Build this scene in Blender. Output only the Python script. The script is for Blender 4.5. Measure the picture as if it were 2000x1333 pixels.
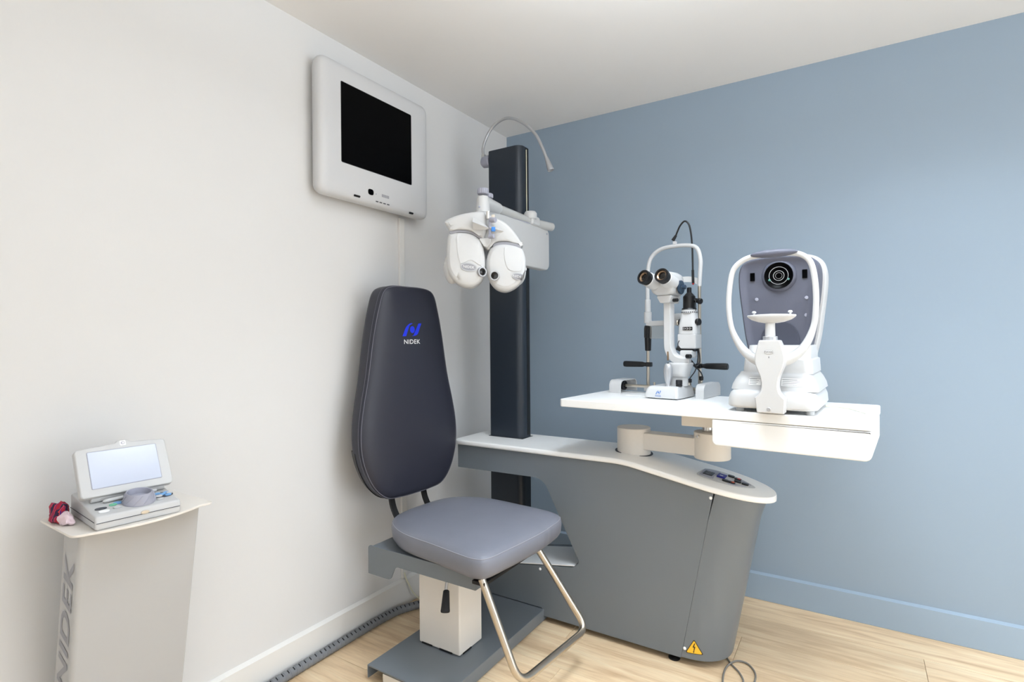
import bpy, bmesh, math, random
from mathutils import Vector, Matrix, noise
from mathutils.bvhtree import BVHTree
R = math.radians
random.seed(7)
for o in list(bpy.data.objects):
    bpy.data.objects.remove(o)
S = bpy.context.scene
COL = S.collection
# ------------------------------------------------------------------ camera
cam_d = bpy.data.cameras.new('camera')
cam_d.sensor_width = 36.0
cam_d.lens = 1060.84 / 2000 * 36
cam_d.clip_start = .02
cam = bpy.data.objects.new('camera', cam_d)
COL.objects.link(cam)
right = Vector((.8453, .5343, -.0074)); fwd = Vector((-.5343, .8453, -.0058))
right.normalize(); fwd = (fwd - right * fwd.dot(right)).normalized(); up = right.cross(fwd)
cam.matrix_world = Matrix(((right.x, up.x, -fwd.x, 1.745), (right.y, up.y, -fwd.y, -2.7168),
                           (right.z, up.z, -fwd.z, 1.2106), (0, 0, 0, 1)))
S.camera = cam
# ------------------------------------------------------------------ world, lights, exposure
w = bpy.data.worlds.new('world'); S.world = w; w.use_nodes = True
w.node_tree.nodes['Background'].inputs[0].default_value = (.8, .85, 1, 1)
w.node_tree.nodes['Background'].inputs[1].default_value = .3
S.view_settings.view_transform = 'Standard'
S.view_settings.look = 'None'
S.view_settings.gamma = 1.0
S.view_settings.use_curve_mapping = False
S.view_settings.exposure = -0.36

def ceiling_lamp(x, y, power, size=.42, col=(.80, .90, 1), spread=115):
    d = bpy.data.lights.new('ceiling_panel_light', 'AREA')
    d.shape = 'DISK'; d.size = size; d.spread = R(spread); d.energy = power; d.color = col
    o = bpy.data.objects.new('ceiling_panel_light', d)
    o.location = (x, y, 2.385); COL.objects.link(o)
ceiling_lamp(1.4, -1.28, 11, .5, spread=110)
ceiling_lamp(2.1, -.9, 9, .3, spread=125)
ceiling_lamp(2.7, -1.3, 13, .5, spread=110)
# added uplights that brighten the ceiling; the luminaires are invented
def up_fill(x, y, power):
    d = bpy.data.lights.new('ceiling_fill', 'AREA'); d.shape = 'DISK'; d.size = .45; d.energy = power; d.color = (.81, .905, 1)
    o = bpy.data.objects.new('ceiling_fill', d); o.location = (x, y, 2.12); o.rotation_euler = (R(180), 0, 0); COL.objects.link(o)
up_fill(1.45, -1.62, 24)
up_fill(2.6, -3.2, 30)
up_fill(2.9, -1.9, 12)
# added fill light behind the camera; the wall there has no window
d = bpy.data.lights.new('front_fill', 'AREA'); d.shape = 'RECTANGLE'; d.size = 2.2; d.size_y = 1.9; d.energy = 20; d.color = (.86, .94, 1)
o = bpy.data.objects.new('front_fill', d); o.location = (2.55, -4.47, 1.25); o.rotation_euler = (R(90), 0, 0); COL.objects.link(o)

# added fill light from the right for the dark corner; no door there
d = bpy.data.lights.new('side_fill', 'AREA'); d.shape = 'RECTANGLE'; d.size = 1.7; d.size_y = 1.9; d.energy = 34; d.color = (.88, .945, 1)
o = bpy.data.objects.new('side_fill', d); o.location = (3.66, -1.35, 1.3); o.rotation_euler = (R(90), 0, R(90)); COL.objects.link(o)

# ------------------------------------------------------------------ materials
def lin(c):
    return tuple(((v / 255) / 12.92 if v / 255 <= .04045 else ((v / 255 + .055) / 1.055) ** 2.4) for v in c) + (1,)
MATS = {}
def mat(name, c, rough=.5, metal=0, bump=0, bscale=300, var=0, vscale=6, spec=.5, coat=0, trans=0, ior=1.45, emit=0):
    if name in MATS: return MATS[name]
    m = bpy.data.materials.new(name); m.use_nodes = True
    nt = m.node_tree; b = nt.nodes['Principled BSDF']
    b.inputs['Base Color'].default_value = lin(c)
    b.inputs['Roughness'].default_value = rough
    b.inputs['Metallic'].default_value = metal
    b.inputs['Specular IOR Level'].default_value = spec
    b.inputs['Coat Weight'].default_value = coat
    b.inputs['Transmission Weight'].default_value = trans
    b.inputs['IOR'].default_value = ior
    if emit:
        b.inputs['Emission Color'].default_value = lin(c); b.inputs['Emission Strength'].default_value = emit
    tc = nt.nodes.new('ShaderNodeTexCoord')
    if var:
        n = nt.nodes.new('ShaderNodeTexNoise'); n.inputs['Scale'].default_value = vscale; n.inputs['Detail'].default_value = 4
        mx = nt.nodes.new('ShaderNodeMix'); mx.data_type = 'RGBA'; mx.blend_type = 'MULTIPLY'
        mx.inputs[6].default_value = lin(c)
        rp = nt.nodes.new('ShaderNodeValToRGB')
        rp.color_ramp.elements[0].position = .3; rp.color_ramp.elements[0].color = (1 - var, 1 - var, 1 - var, 1)
        rp.color_ramp.elements[1].position = .7; rp.color_ramp.elements[1].color = (1, 1, 1, 1)
        nt.links.new(tc.outputs['Object'], n.inputs['Vector']); nt.links.new(n.outputs['Fac'], rp.inputs['Fac'])
        mx.inputs[0].default_value = 1
        nt.links.new(rp.outputs['Color'], mx.inputs[7]); nt.links.new(mx.outputs[2], b.inputs['Base Color'])
    if bump:
        n = nt.nodes.new('ShaderNodeTexNoise'); n.inputs['Scale'].default_value = bscale; n.inputs['Detail'].default_value = 3
        bp = nt.nodes.new('ShaderNodeBump'); bp.inputs['Strength'].default_value = bump; bp.inputs['Distance'].default_value = .002
        nt.links.new(tc.outputs['Object'], n.inputs['Vector']); nt.links.new(n.outputs['Fac'], bp.inputs['Height'])
        nt.links.new(bp.outputs['Normal'], b.inputs['Normal'])
    MATS[name] = m
    return m
M_WALL = mat('white_wall_paint', (224, 223, 222), .75, bump=.05, bscale=220, spec=.25)
M_CEIL = mat('ceiling_paint', (241, 239, 237), .85, bump=.04, bscale=200, spec=.2)
M_BLUE = mat('blue_wall_paint', (150, 166, 181), .6, bump=.05, bscale=220, spec=.3)
M_BASEW = mat('white_trim_paint', (236, 234, 230), .4)
M_BASEB = mat('blue_trim_paint', (153, 171, 188), .42)
M_ANTH = mat('anthracite_enamel', (112, 118, 124), .38, bump=.06, bscale=500, spec=.5)
M_NAVY = mat('dark_navy_enamel', (36, 44, 54), .36, spec=.5)
M_WHITE = mat('white_lacquer', (249, 249, 248), .35, spec=.5)
M_KIOSK = mat('kiosk_grey_white_enamel', (184, 184, 184), .45)
M_CREAM = mat('warm_white_enamel', (232, 226, 218), .4)
M_PLAST = mat('white_plastic', (207, 207, 207), .32, spec=.5)
M_GREYP = mat('pale_grey_plastic', (196, 196, 196), .4)
M_MONI = mat('monitor_grey_plastic', (208, 208, 209), .45)
M_BLACK = mat('black_plastic', (18, 18, 20), .35)
M_BLACKG = mat('black_glass', (2, 2, 3), .3, spec=.06)
M_LEATH = mat('dark_leatherette', (40, 41, 52), .42, bump=.12, bscale=420, spec=.5)
M_LEATHS = mat('leatherette_sheen', (122, 124, 135), .42, bump=.12, bscale=420, spec=.5, var=.08, vscale=9)  # same leatherette as the backrest, with the seat's sheen put into its colour
M_STITCHS = mat('seat_thread', (146, 147, 156), .7)  # thread lightened along with the sheen painted on the seat
M_STITCH = mat('grey_thread', (98, 98, 108), .7)
M_STEEL = mat('brushed_steel', (200, 192, 180), .28, metal=1)
M_CHROME = mat('polished_steel', (215, 213, 210), .15, metal=1)
M_SILVER = mat('silver_paint', (186, 187, 190), .35, metal=.5)
M_GREYK = mat('lavender_grey_plastic', (160, 161, 174), .45)
M_ARGREY = mat('slate_grey_plastic', (90, 92, 105), .5)
M_ARDARK = mat('dark_slate_plastic', (66, 68, 80), .45)
M_HOSE = mat('grey_cable_sleeve', (124, 126, 130), .5)
M_HOSED = mat('dark_cable', (30, 30, 33), .6)
M_CORD = mat('grey_cord', (120, 116, 110), .5)
M_CORDW = mat('cream_cord', (226, 222, 198), .5)
M_GLASS = mat('clear_plastic', (232, 232, 230), .1, trans=.8, ior=1.15)
M_TUBE = mat('satin_pale_tube', (196, 196, 194), .22, spec=.6)
M_LENS = mat('lens_glass', (14, 10, 9), .08, spec=.7)
M_BLUEL = mat('blue_print', (20, 45, 205), .5)
M_BLUES = mat('soft_blue_print', (70, 120, 190), .5)
M_WHITEL = mat('white_print', (235, 235, 235), .5)
M_GREYL = mat('grey_print', (150, 150, 156), .5)
M_DARKL = mat('dark_print', (70, 72, 78), .5)
M_YELL = mat('yellow_sticker', (240, 190, 50), .45)
M_BROWN = mat('black_print', (60, 40, 20), .5)
M_SCREEN = mat('display_reflection', (186, 193, 211), .1, spec=.8)  # pale base colour carries the bright reflection on the glossy screen
M_BTNB = mat('blue_button', (120, 170, 220), .4)
M_BTNG = mat('green_button', (110, 185, 150), .4)
M_DKBLUE = mat('deep_blue_button', (22, 22, 130), .35)
M_RED = mat('red_lens', (190, 40, 40), .3)
M_ORANGE = mat('orange_button', (190, 80, 40), .4)
M_BLUEBTN = mat('bright_blue_mark', (60, 130, 210), .4)
M_PINK = mat('pale_pink_cloth', (228, 205, 212), .8, bump=.1, bscale=600)
M_UNDER = mat('underlay', (60, 50, 40), .9)
M_BRONZE = mat('bronze_ring', (150, 125, 100), .3, metal=.8)

def wood():
    m = bpy.data.materials.new('oak_laminate'); m.use_nodes = True; nt = m.node_tree; L = nt.links
    b = nt.nodes['Principled BSDF']; b.inputs['Roughness'].default_value = .42; b.inputs['Specular IOR Level'].default_value = .45
    tc = nt.nodes.new('ShaderNodeTexCoord'); oi = nt.nodes.new('ShaderNodeObjectInfo')
    add = nt.nodes.new('ShaderNodeVectorMath'); add.operation = 'MULTIPLY_ADD'
    cmb = nt.nodes.new('ShaderNodeCombineXYZ')
    mul = nt.nodes.new('ShaderNodeMath'); mul.operation = 'MULTIPLY'; mul.inputs[1].default_value = 37
    L.new(oi.outputs['Random'], mul.inputs[0]); L.new(mul.outputs[0], cmb.inputs[0]); L.new(mul.outputs[0], cmb.inputs[1])
    add.inputs[1].default_value = (1.3, 16, 1)
    L.new(tc.outputs['Object'], add.inputs[0]); L.new(cmb.outputs[0], add.inputs[2])
    n1 = nt.nodes.new('ShaderNodeTexNoise'); n1.inputs['Scale'].default_value = 1.6; n1.inputs['Detail'].default_value = 7; n1.inputs['Distortion'].default_value = .8
    L.new(add.outputs[0], n1.inputs['Vector'])
    r1 = nt.nodes.new('ShaderNodeValToRGB'); e = r1.color_ramp.elements
    e[0].position = .25; e[0].color = lin((206, 172, 134)); e[1].position = .75; e[1].color = lin((246, 226, 192))
    m1 = e.new(.5); m1.color = lin((236, 208, 170))
    L.new(n1.outputs['Fac'], r1.inputs['Fac'])
    n2 = nt.nodes.new('ShaderNodeTexNoise'); n2.inputs['Scale'].default_value = 9; n2.inputs['Detail'].default_value = 5
    L.new(add.outputs[0], n2.inputs['Vector'])
    mx = nt.nodes.new('ShaderNodeMix'); mx.data_type = 'RGBA'; mx.blend_type = 'MULTIPLY'; mx.inputs[0].default_value = .22
    r2 = nt.nodes.new('ShaderNodeValToRGB'); r2.color_ramp.elements[0].position = .35; r2.color_ramp.elements[0].color = (.6, .52, .45, 1)
    r2.color_ramp.elements[1].position = .6; r2.color_ramp.elements[1].color = (1, 1, 1, 1)
    L.new(n2.outputs['Fac'], r2.inputs['Fac']); L.new(r1.outputs['Color'], mx.inputs[6]); L.new(r2.outputs['Color'], mx.inputs[7])
    hs = nt.nodes.new('ShaderNodeHueSaturation'); mr = nt.nodes.new('ShaderNodeMapRange')
    mr.inputs['To Min'].default_value = .92; mr.inputs['To Max'].default_value = 1.06
    L.new(oi.outputs['Random'], mr.inputs['Value']); L.new(mr.outputs[0], hs.inputs['Value']); L.new(mx.outputs[2], hs.inputs['Color'])
    L.new(hs.outputs['Color'], b.inputs['Base Color'])
    bp = nt.nodes.new('ShaderNodeBump'); bp.inputs['Strength'].default_value = .06; bp.inputs['Distance'].default_value = .002
    L.new(n2.outputs['Fac'], bp.inputs['Height']); L.new(bp.outputs['Normal'], b.inputs['Normal'])
    return m
M_WOOD = wood()
def swirl_cloth():
    m = bpy.data.materials.new('patterned_cloth'); m.use_nodes = True; nt = m.node_tree; L = nt.links
    b = nt.nodes['Principled BSDF']; b.inputs['Roughness'].default_value = .75
    tc = nt.nodes.new('ShaderNodeTexCoord'); wv = nt.nodes.new('ShaderNodeTexWave')
    wv.inputs['Scale'].default_value = 13; wv.inputs['Distortion'].default_value = 9; wv.inputs['Detail'].default_value = 1.5
    L.new(tc.outputs['Object'], wv.inputs['Vector'])
    r = nt.nodes.new('ShaderNodeValToRGB'); r.color_ramp.interpolation = 'CONSTANT'; e = r.color_ramp.elements
    e[0].color = lin((165, 20, 45)); e[1].position = .38; e[1].color = lin((70, 25, 110))
    x = e.new(.62); x.color = lin((225, 60, 40)); y = e.new(.8); y.color = lin((40, 20, 60))
    L.new(wv.outputs['Color'], r.inputs['Fac']); L.new(r.outputs['Color'], b.inputs['Base Color'])
    return m
M_SWIRL = swirl_cloth()

# ------------------------------------------------------------------ mesh helpers
def T(x, y, z): return Matrix.Translation((x, y, z))
def RX(a): return Matrix.Rotation(R(a), 4, 'X')
def RY(a): return Matrix.Rotation(R(a), 4, 'Y')
def RZ(a): return Matrix.Rotation(R(a), 4, 'Z')
I4 = Matrix.Identity(4)
def aim(p, d):
    """matrix at p whose local z points along d"""
    return T(*p) @ Vector(d).to_track_quat('Z', 'Y').to_matrix().to_4x4()
def box(bm, c, s, b=.003, seg=2, M=I4):
    t = bmesh.new(); bmesh.ops.create_cube(t, size=1)
    for v in t.verts: v.co = Vector((v.co.x * s[0], v.co.y * s[1], v.co.z * s[2])) + Vector(c)
    if b > 0: bmesh.ops.bevel(t, geom=t.edges[:], offset=min(b, min(s) * .49), segments=seg, profile=.5, affect='EDGES')
    join(bm, t, M)
def join(bm, t, M=I4):
    t.transform(M); me = bpy.data.meshes.new('tmp'); t.to_mesh(me); t.free(); bm.from_mesh(me); bpy.data.meshes.remove(me)
def loft(bm, rings, cap=True, closed=False, M=I4):
    n = len(rings[0]); V = [[bm.verts.new(M @ Vector(p)) for p in r] for r in rings]
    m = len(V)
    for i in range(m if closed else m - 1):
        a, b = V[i], V[(i + 1) % m]
        for j in range(n): bm.faces.new((a[j], a[(j + 1) % n], b[(j + 1) % n], b[j]))
    if cap and not closed:
        bm.faces.new(V[0][::-1]); bm.faces.new(V[-1])
def lathe(bm, prof, n=28, M=I4, sx=1, sy=1, cap=True, closed=False):
    rings = [[(max(r, 1e-5) * math.cos(2 * math.pi * j / n) * sx, max(r, 1e-5) * math.sin(2 * math.pi * j / n) * sy, z) for j in range(n)] for r, z in prof]
    loft(bm, rings, cap, closed, M)
def cyl(bm, p0, p1, r0, r1=None, n=24, b=.0015):
    r1 = r0 if r1 is None else r1
    d = Vector(p1) - Vector(p0); L = d.length; b = min(b, L * .3, min(r0, r1) * .5)
    lathe(bm, [(r0 - b, 0), (r0, b), (r1, L - b), (r1 - b, L)], n, aim(p0, d))
def catmull(pts, k=6, closed=False):
    P = [Vector(p) for p in pts]; n = len(P); out = []
    for i in range(n if closed else n - 1):
        if closed: a, b, c, d = P[i - 1], P[i], P[(i + 1) % n], P[(i + 2) % n]
        else: a, b, c, d = P[max(i - 1, 0)], P[i], P[i + 1], P[min(i + 2, n - 1)]
        for j in range(k):
            t = j / k
            out.append(.5 * ((2 * b) + (c - a) * t + (2 * a - 5 * b + 4 * c - d) * t * t + (3 * b - a - 3 * c + d) * t ** 3))
    if not closed: out.append(P[-1])
    return out
def tube(bm, pts, r, n=12, k=6, closed=False, M=I4, prof=None):
    """sweep a circle (or prof: list of 2-D points) along a smoothed path; r number or function of t"""
    P = catmull(pts, k, closed) if k else [Vector(p) for p in pts]
    m = len(P); rings = []
    tg = []
    for i in range(m):
        a = P[(i - 1) % m] if closed or i else P[0]; b = P[(i + 1) % m] if closed or i < m - 1 else P[-1]
        tg.append((b - a).normalized())
    nrm = tg[0].orthogonal().normalized() if prof is None else (Vector((0, 1, 0)) - tg[0] * tg[0].y).normalized()
    for i in range(m):
        nrm = (nrm - tg[i] * nrm.dot(tg[i])).normalized(); bi = tg[i].cross(nrm)
        rr = r(i / (m - 1)) if callable(r) else r
        if prof is None: rings.append([P[i] + nrm * math.cos(2 * math.pi * j / n) * rr + bi * math.sin(2 * math.pi * j / n) * rr for j in range(n)])
        else: rings.append([P[i] + nrm * a * rr + bi * b * rr for a, b in prof])
    loft(bm, rings, True, closed, M)
def fillet(poly, rad, k=6):
    """round the corners of a 2-D polygon; rad number or list"""
    n = len(poly); out = []
    for i in range(n):
        p = Vector(poly[i]).to_2d(); a = Vector(poly[i - 1]).to_2d(); b = Vector(poly[(i + 1) % n]).to_2d()
        r = rad[i] if isinstance(rad, (list, tuple)) else rad
        u = (a - p); v = (b - p); lu, lv = u.length, v.length; u /= lu; v /= lv
        ang = math.acos(max(-1, min(1, u.dot(v))))
        if r <= 0 or ang > math.pi - .05: out.append(p); continue
        d = min(r / math.tan(ang / 2), lu * .48, lv * .48); rr = d * math.tan(ang / 2)
        c = p + (u + v).normalized() * (rr / math.sin(ang / 2))
        s = p + u * d - c; e = p + v * d - c
        a0 = math.atan2(s.y, s.x); a1 = math.atan2(e.y, e.x); da = (a1 - a0 + math.pi) % (2 * math.pi) - math.pi
        for j in range(k + 1):
            t = a0 + da * j / k; out.append(c + Vector((math.cos(t), math.sin(t))) * rr)
    return out
def area2(p): return sum(p[i - 1][0] * p[i][1] - p[i][0] * p[i - 1][1] for i in range(len(p)))
def inset(poly, d):
    n = len(poly); out = []
    for i in range(n):
        a, p, b = Vector(poly[i - 1]).to_2d(), Vector(poly[i]).to_2d(), Vector(poly[(i + 1) % n]).to_2d()
        e1 = (p - a); e2 = (b - p)
        if e1.length < 1e-7: e1 = e2
        if e2.length < 1e-7: e2 = e1
        e1.normalize(); e2.normalize()
        n1 = Vector((-e1.y, e1.x)); n2 = Vector((-e2.y, e2.x)); m = n1 + n2
        m = m / max(m.length_squared, .5) * 2
        out.append(p + m * d)
    return out
AX = {'xy': lambda a, b, d: (a, b, d), 'xz': lambda a, b, d: (a, d, b), 'yz': lambda a, b, d: (d, a, b)}
def prism(bm, poly, d0, d1, plane='xz', b=.002, M=I4, seg=2):
    poly = [tuple(p) for p in poly]
    if area2(poly) < 0: poly = poly[::-1]
    f = AX[plane]; rings = []
    b = min(b, abs(d1 - d0) * .45); s = 1 if d1 > d0 else -1
    steps = [(b * (1 - math.sin(t * math.pi / 2 / seg)), b * (1 - math.cos(t * math.pi / 2 / seg))) for t in range(seg + 1)] if b > 0 else [(0, 0)]
    # steps: (inset, depth)
    st = [(i_, d_) for i_, d_ in steps] if b > 0 else [(0, 0)]
    lo = [(b - b * math.cos(math.pi / 2 * (1 - t / seg)) if b else 0, b - b * math.sin(math.pi / 2 * (1 - t / seg)) if b else 0) for t in range(seg + 1)] if b else [(0, 0)]
    # inset goes b -> 0 while depth goes 0 -> b
    lo = [(b * (1 - math.sin(math.pi / 2 * t / seg)), b * (1 - math.cos(math.pi / 2 * t / seg))) for t in range(seg + 1)] if b else [(0, 0)]
    for i_, d_ in lo: rings.append([f(p[0], p[1], d0 + s * d_) for p in inset(poly, i_)])
    for i_, d_ in reversed(lo): rings.append([f(p[0], p[1], d1 - s * d_) for p in inset(poly, i_)])
    loft(bm, rings, True, False, M)
def flat(bm, poly, M=I4):
    bm.faces.new([bm.verts.new(M @ Vector((p[0], p[1], 0))) for p in poly])
def superell(a, b, n, k=40, cx=0, cy=0):
    out = []
    for j in range(k):
        t = 2 * math.pi * j / k; c, s = math.cos(t), math.sin(t)
        out.append((cx + a * math.copysign(abs(c) ** (2 / n), c), cy + b * math.copysign(abs(s) ** (2 / n), s)))
    return out
def ellipsoid(bm, c, r, n=24, m=14, M=I4):
    rings = []
    for i in range(m + 1):
        t = math.pi * i / m; s = max(math.sin(t), 1e-4)
        rings.append([(c[0] + r[0] * s * math.cos(2 * math.pi * j / n), c[1] + r[1] * s * math.sin(2 * math.pi * j / n), c[2] - r[2] * math.cos(t)) for j in range(n)])
    loft(bm, rings, True, False, M)
def text_bm(s, size=1, shear=0, weight=0, align='CENTER', depth=0):
    cu = bpy.data.curves.new('t', 'FONT'); cu.body = s; cu.size = size; cu.shear = shear; cu.offset = weight * size
    cu.align_x = align; cu.space_character = 1.08; cu.align_y = 'CENTER'; cu.extrude = depth; cu.resolution_u = 4
    o = bpy.data.objects.new('t', cu); COL.objects.link(o)
    dg = bpy.context.evaluated_depsgraph_get(); me = bpy.data.meshes.new_from_object(o.evaluated_get(dg))
    bm = bmesh.new(); bm.from_mesh(me)
    bpy.data.objects.remove(o); bpy.data.curves.remove(cu); bpy.data.meshes.remove(me)
    return bm
def onto(decal, target, d, off=.0012, sub=0):
    """lay the verts of decal on the surface of target along direction d"""
    if sub: bmesh.ops.triangulate(decal, faces=decal.faces[:]); bmesh.ops.subdivide_edges(decal, edges=decal.edges[:], cuts=sub, use_grid_fill=True)
    bv = BVHTree.FromBMesh(target); d = Vector(d).normalized()
    for v in decal.verts:
        h = bv.ray_cast(v.co - d * .5, d)
        if h[0] is not None: v.co = h[0] - d * off
def solid(decal, d, t):
    """give a flat decal a small thickness towards d"""
    r = bmesh.ops.extrude_face_region(decal, geom=decal.faces[:])
    for g in r['geom']:
        if isinstance(g, bmesh.types.BMVert): g.co += Vector(d).normalized() * t

# ------------------------------------------------------------------ object helpers
def thing(name, label, cat, loc=(0, 0, 0), rz=0, group=None):
    o = bpy.data.objects.new(name, None); COL.objects.link(o)
    o.empty_display_size = .05
    o.location = loc; o.rotation_euler = (0, 0, R(rz)); o['label'] = label; o['category'] = cat
    if group: o['group'] = group
    return o
def pm(o): return T(*o.location) @ Matrix.Rotation(o.rotation_euler.z, 4, 'Z')
def part(name, bm, m, parent=None, W=False, label=None, smooth=35, kind=None):
    if W and parent is not None:
        q = parent; mm = I4
        while q is not None: mm = pm(q) @ mm; q = q.parent
        bm.transform(mm.inverted())
    bmesh.ops.recalc_face_normals(bm, faces=bm.faces[:])
    me = bpy.data.meshes.new(name); bm.to_mesh(me); bm.free()
    me.materials.append(m)
    for p in me.polygons: p.use_smooth = True
    me.set_sharp_from_angle(angle=R(smooth))
    o = bpy.data.objects.new(name, me); COL.objects.link(o)
    if smooth <= 50 and len(me.polygons) > 6:
        wn_ = o.modifiers.new('weighted_normals', 'WEIGHTED_NORMAL'); wn_.weight = 60; wn_.keep_sharp = True
    if parent is not None: o.parent = parent
    if label: o['label'] = label
    if kind: o['kind'] = kind
    return o
def B(): return bmesh.new()

# ------------------------------------------------------------------ the room
def struct(name, c, s, m, b=0):
    bm = B(); box(bm, (0, 0, 0), s, b); o = part(name, bm, m); o.location = c; o['kind'] = 'structure'; return o
XR, YF, H = 3.7, -4.5, 2.4
floor = struct('floor', (XR / 2, YF / 2, -.058), (XR + .2, -YF + .2, .1), M_UNDER)
struct('ceiling', (XR / 2, YF / 2, H + .05), (XR + .2, -YF + .2, .1), M_CEIL)
struct('wall_left', (-.05, YF / 2, H / 2), (.1, -YF, H), M_WALL)
struct('wall_back', (XR / 2, .05, H / 2), (XR + .2, .1, H), M_BLUE)
struct('wall_right', (XR + .05, YF / 2, H / 2), (.1, -YF, H), M_WALL)
struct('wall_front', (XR / 2, YF - .05, H / 2), (XR + .2, .1, H), M_WALL)
def baseboard(name, prof, plane, a, b, m):
    bm = B(); prism(bm, prof, a, b, plane, 0); o = part(name, bm, m, smooth=20); o['kind'] = 'structure'
baseboard('baseboard_left', [(.0005, .001), (.014, .001), (.014, .113), (.0005, .123)], 'xz', YF, -.014, M_BASEW)
baseboard('baseboard_back', [(-.0005, .001), (-.014, .001), (-.014, .116), (-.0005, .124)], 'yz', .0005, XR, M_BASEB)
# floor planks, each its own piece
PW, PL = .19, 1.28
row = 0; y = -.004
plank_cache = {}
while y > YF:
    x = -((row * .47) % 1) * PL - .002
    while x < XR:
        x0, x1 = max(x, .001), min(x + PL, XR - .001); y0 = max(y - PW, YF + .002)
        if x1 - x0 > .02:
            bm = B(); box(bm, (0, 0, 0), (x1 - x0 - .0012, y - y0 - .0012, .008), .0008, 1)
            o = part('plank', bm, M_WOOD, floor); o.location = ((x0 + x1) / 2 - XR / 2, (y + y0) / 2 - YF / 2, -.004 + .058)
        x += PL
    y -= PW; row += 1
# cable trunking on the left wall
bm = B(); box(bm, (.007, -.90, .94), (.013, .03, 1.63), .002)
o = part('trim_1', bm, M_BASEW); o['kind'] = 'structure'

# ------------------------------------------------------------------ instrument stand (desk with pillar)
ST = thing('instrument_stand', 'anthracite pedestal desk with white worktop and tall dark pillar against the blue wall', 'desk', (.8, -.56, 0))
YFc, YBk = -.70, -.425
def ztop(x):
    if x < .93: return .737
    if x > 1.03: return .7275 - .19 * (x - 1.03)
    t = (x - .93) / .1
    return .737 - .0095 * t * t
bm = B()
prof = [(.165, .714), (.165, .606), (.62, .612), (.79, .285), (.755, .262), (.165, .163), (.165, .057), (.612, .057), (.616, .025), (1.197, .025), (1.316, .655), (1.03, .705), (.93, .714)]
rad = [.004, .004, .075, .05, .03, .004, .004, .003, .003, .003, .003, .05, .05]
prism(bm, fillet(prof, rad, 8), YFc, YBk, 'xz', .001)
body = part('body_panel', bm, M_ANTH, ST, W=True)
# rounded end panel: slanted nose
def nose_ring(z, extra=0, n=40):
    xs = 1.1976 + (z - .025) * .189; L = .155 + extra; cy = (YFc + YBk) / 2; hy = (YBk - YFc) / 2 + extra
    zz = lambda x: z
    pts = [(xs, cy + hy), ]
    out = []
    for j in range(n + 1):
        t = -math.pi / 2 + math.pi * j / n
        c, s = math.cos(t), math.sin(t)
        out.append((xs + L * abs(c) ** (2 / 2.3), cy + hy * math.copysign(abs(s) ** (2 / 2.3), s)))
    return [(p[0], p[1]) for p in out]
bm = B()
rings = []
zs = [.027, .03, .2, .4, .55, .68]
for i, z in enumerate(zs):
    rg = nose_ring(z, -.003 if i == 0 else 0)
    if i == len(zs) - 1: rings.append([(x, y, min(z, ztop(x) - .021)) for x, y in rg])
    else: rings.append([(x, y, z) for x, y in rg])
loft(bm, rings, True)
nose_bm = bm.copy()
nose = part('end_panel', bm, M_ANTH, ST, W=True)
# worktop
def worktop():
    bm = B(); xs = [.152, .158, .175, .3, .45, .6, .75, .88, .93, .955, .98, 1.005, 1.03, 1.08, 1.15, 1.2, 1.25]
    x0, x1 = 1.25, 1.503
    xs += [x0 + (x1 - x0) * math.sin(math.pi / 2 * t / 18) for t in range(1, 19)]
    rings = []; th = .022; r = .008
    for x in xs:
        yf, yb = -.716, -.405
        if x < .175: d = (.175 - x); ins = .023 - math.sqrt(max(0, .023 ** 2 - d * d)) if d < .023 else .023; yf += ins; yb -= ins
        if x > x0:
            t = (x - x0) / (x1 - x0); c = (1 - t ** 2.2) ** (1 / 2.2) if t < 1 else 0; c = max(c, .02); cy = (yf + yb) / 2; hy = (yb - yf) / 2; yf, yb = cy - hy * c, cy + hy * c
        z = ztop(x); rr = min(r, (yb - yf) * .3); sec = []
        for cx, cz, a0 in ((yb - rr, z - rr, 0), (yf + rr, z - rr, 90), (yf + rr, z - th + rr, 180), (yb - rr, z - th + rr, 270)):
            for k in range(5):
                a = R(a0 + 90 * k / 4); sec.append((x, cx + rr * math.cos(a), cz + rr * math.sin(a)))
        rings.append(sec)
    loft(bm, rings, True); return bm
wt = part('worktop', worktop(), M_WHITE, ST, W=True, label='white lacquered worktop', smooth=50)
# pillar
bm = B(); prism(bm, fillet([(.245, -.552), (.43, -.552), (.43, -.462), (.245, -.462)], [.012, .034, .02, .012], 8), .028, 2.114, 'xy', .003)
pil = part('pillar', bm, M_NAVY, ST, W=True, label='dark navy pillar')
bm = B(); box(bm, (.4308, -.495, 1.43), (.0025, .022, 1.36), .0005, 1); part('slot', bm, M_BLACK, pil, W=True)
bm = B(); cyl(bm, (.4332, -.503, 1.76), (.4332, -.503, 2.10), .0022, n=8); part('cable', bm, M_CORDW, pil, W=True)
bm = B(); box(bm, (.337, -.507, .7378), (.192, .097, .0012), .0004, 1); part('pillar_gasket', bm, M_BLACK, pil, W=True)
# white ledge in the cut-out
bm = B()
prism(bm, [(.185, .1695), (.765, .267), (.765, .272), (.185, .1745)], YFc + .002, -.475, 'xz', .0015)
part('ledge', bm, M_WHITE, ST, W=True, label='white ledge inside the cut-out')
# floor plate carrying the chair
bm = B(); box(bm, (.4475, -.905, .05), (.345, .93, .006), .002)
for sx in (.277, .618): box(bm, (sx, -.905, .0285), (.005, .93, .046), .002)
part('floor_plate', bm, M_ANTH, ST, W=True)
bm = B(); box(bm, (.45, -1.33, .021), (.22, .06, .03), .002); part('plate_support', bm, M_CREAM, ST, W=True)
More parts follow.
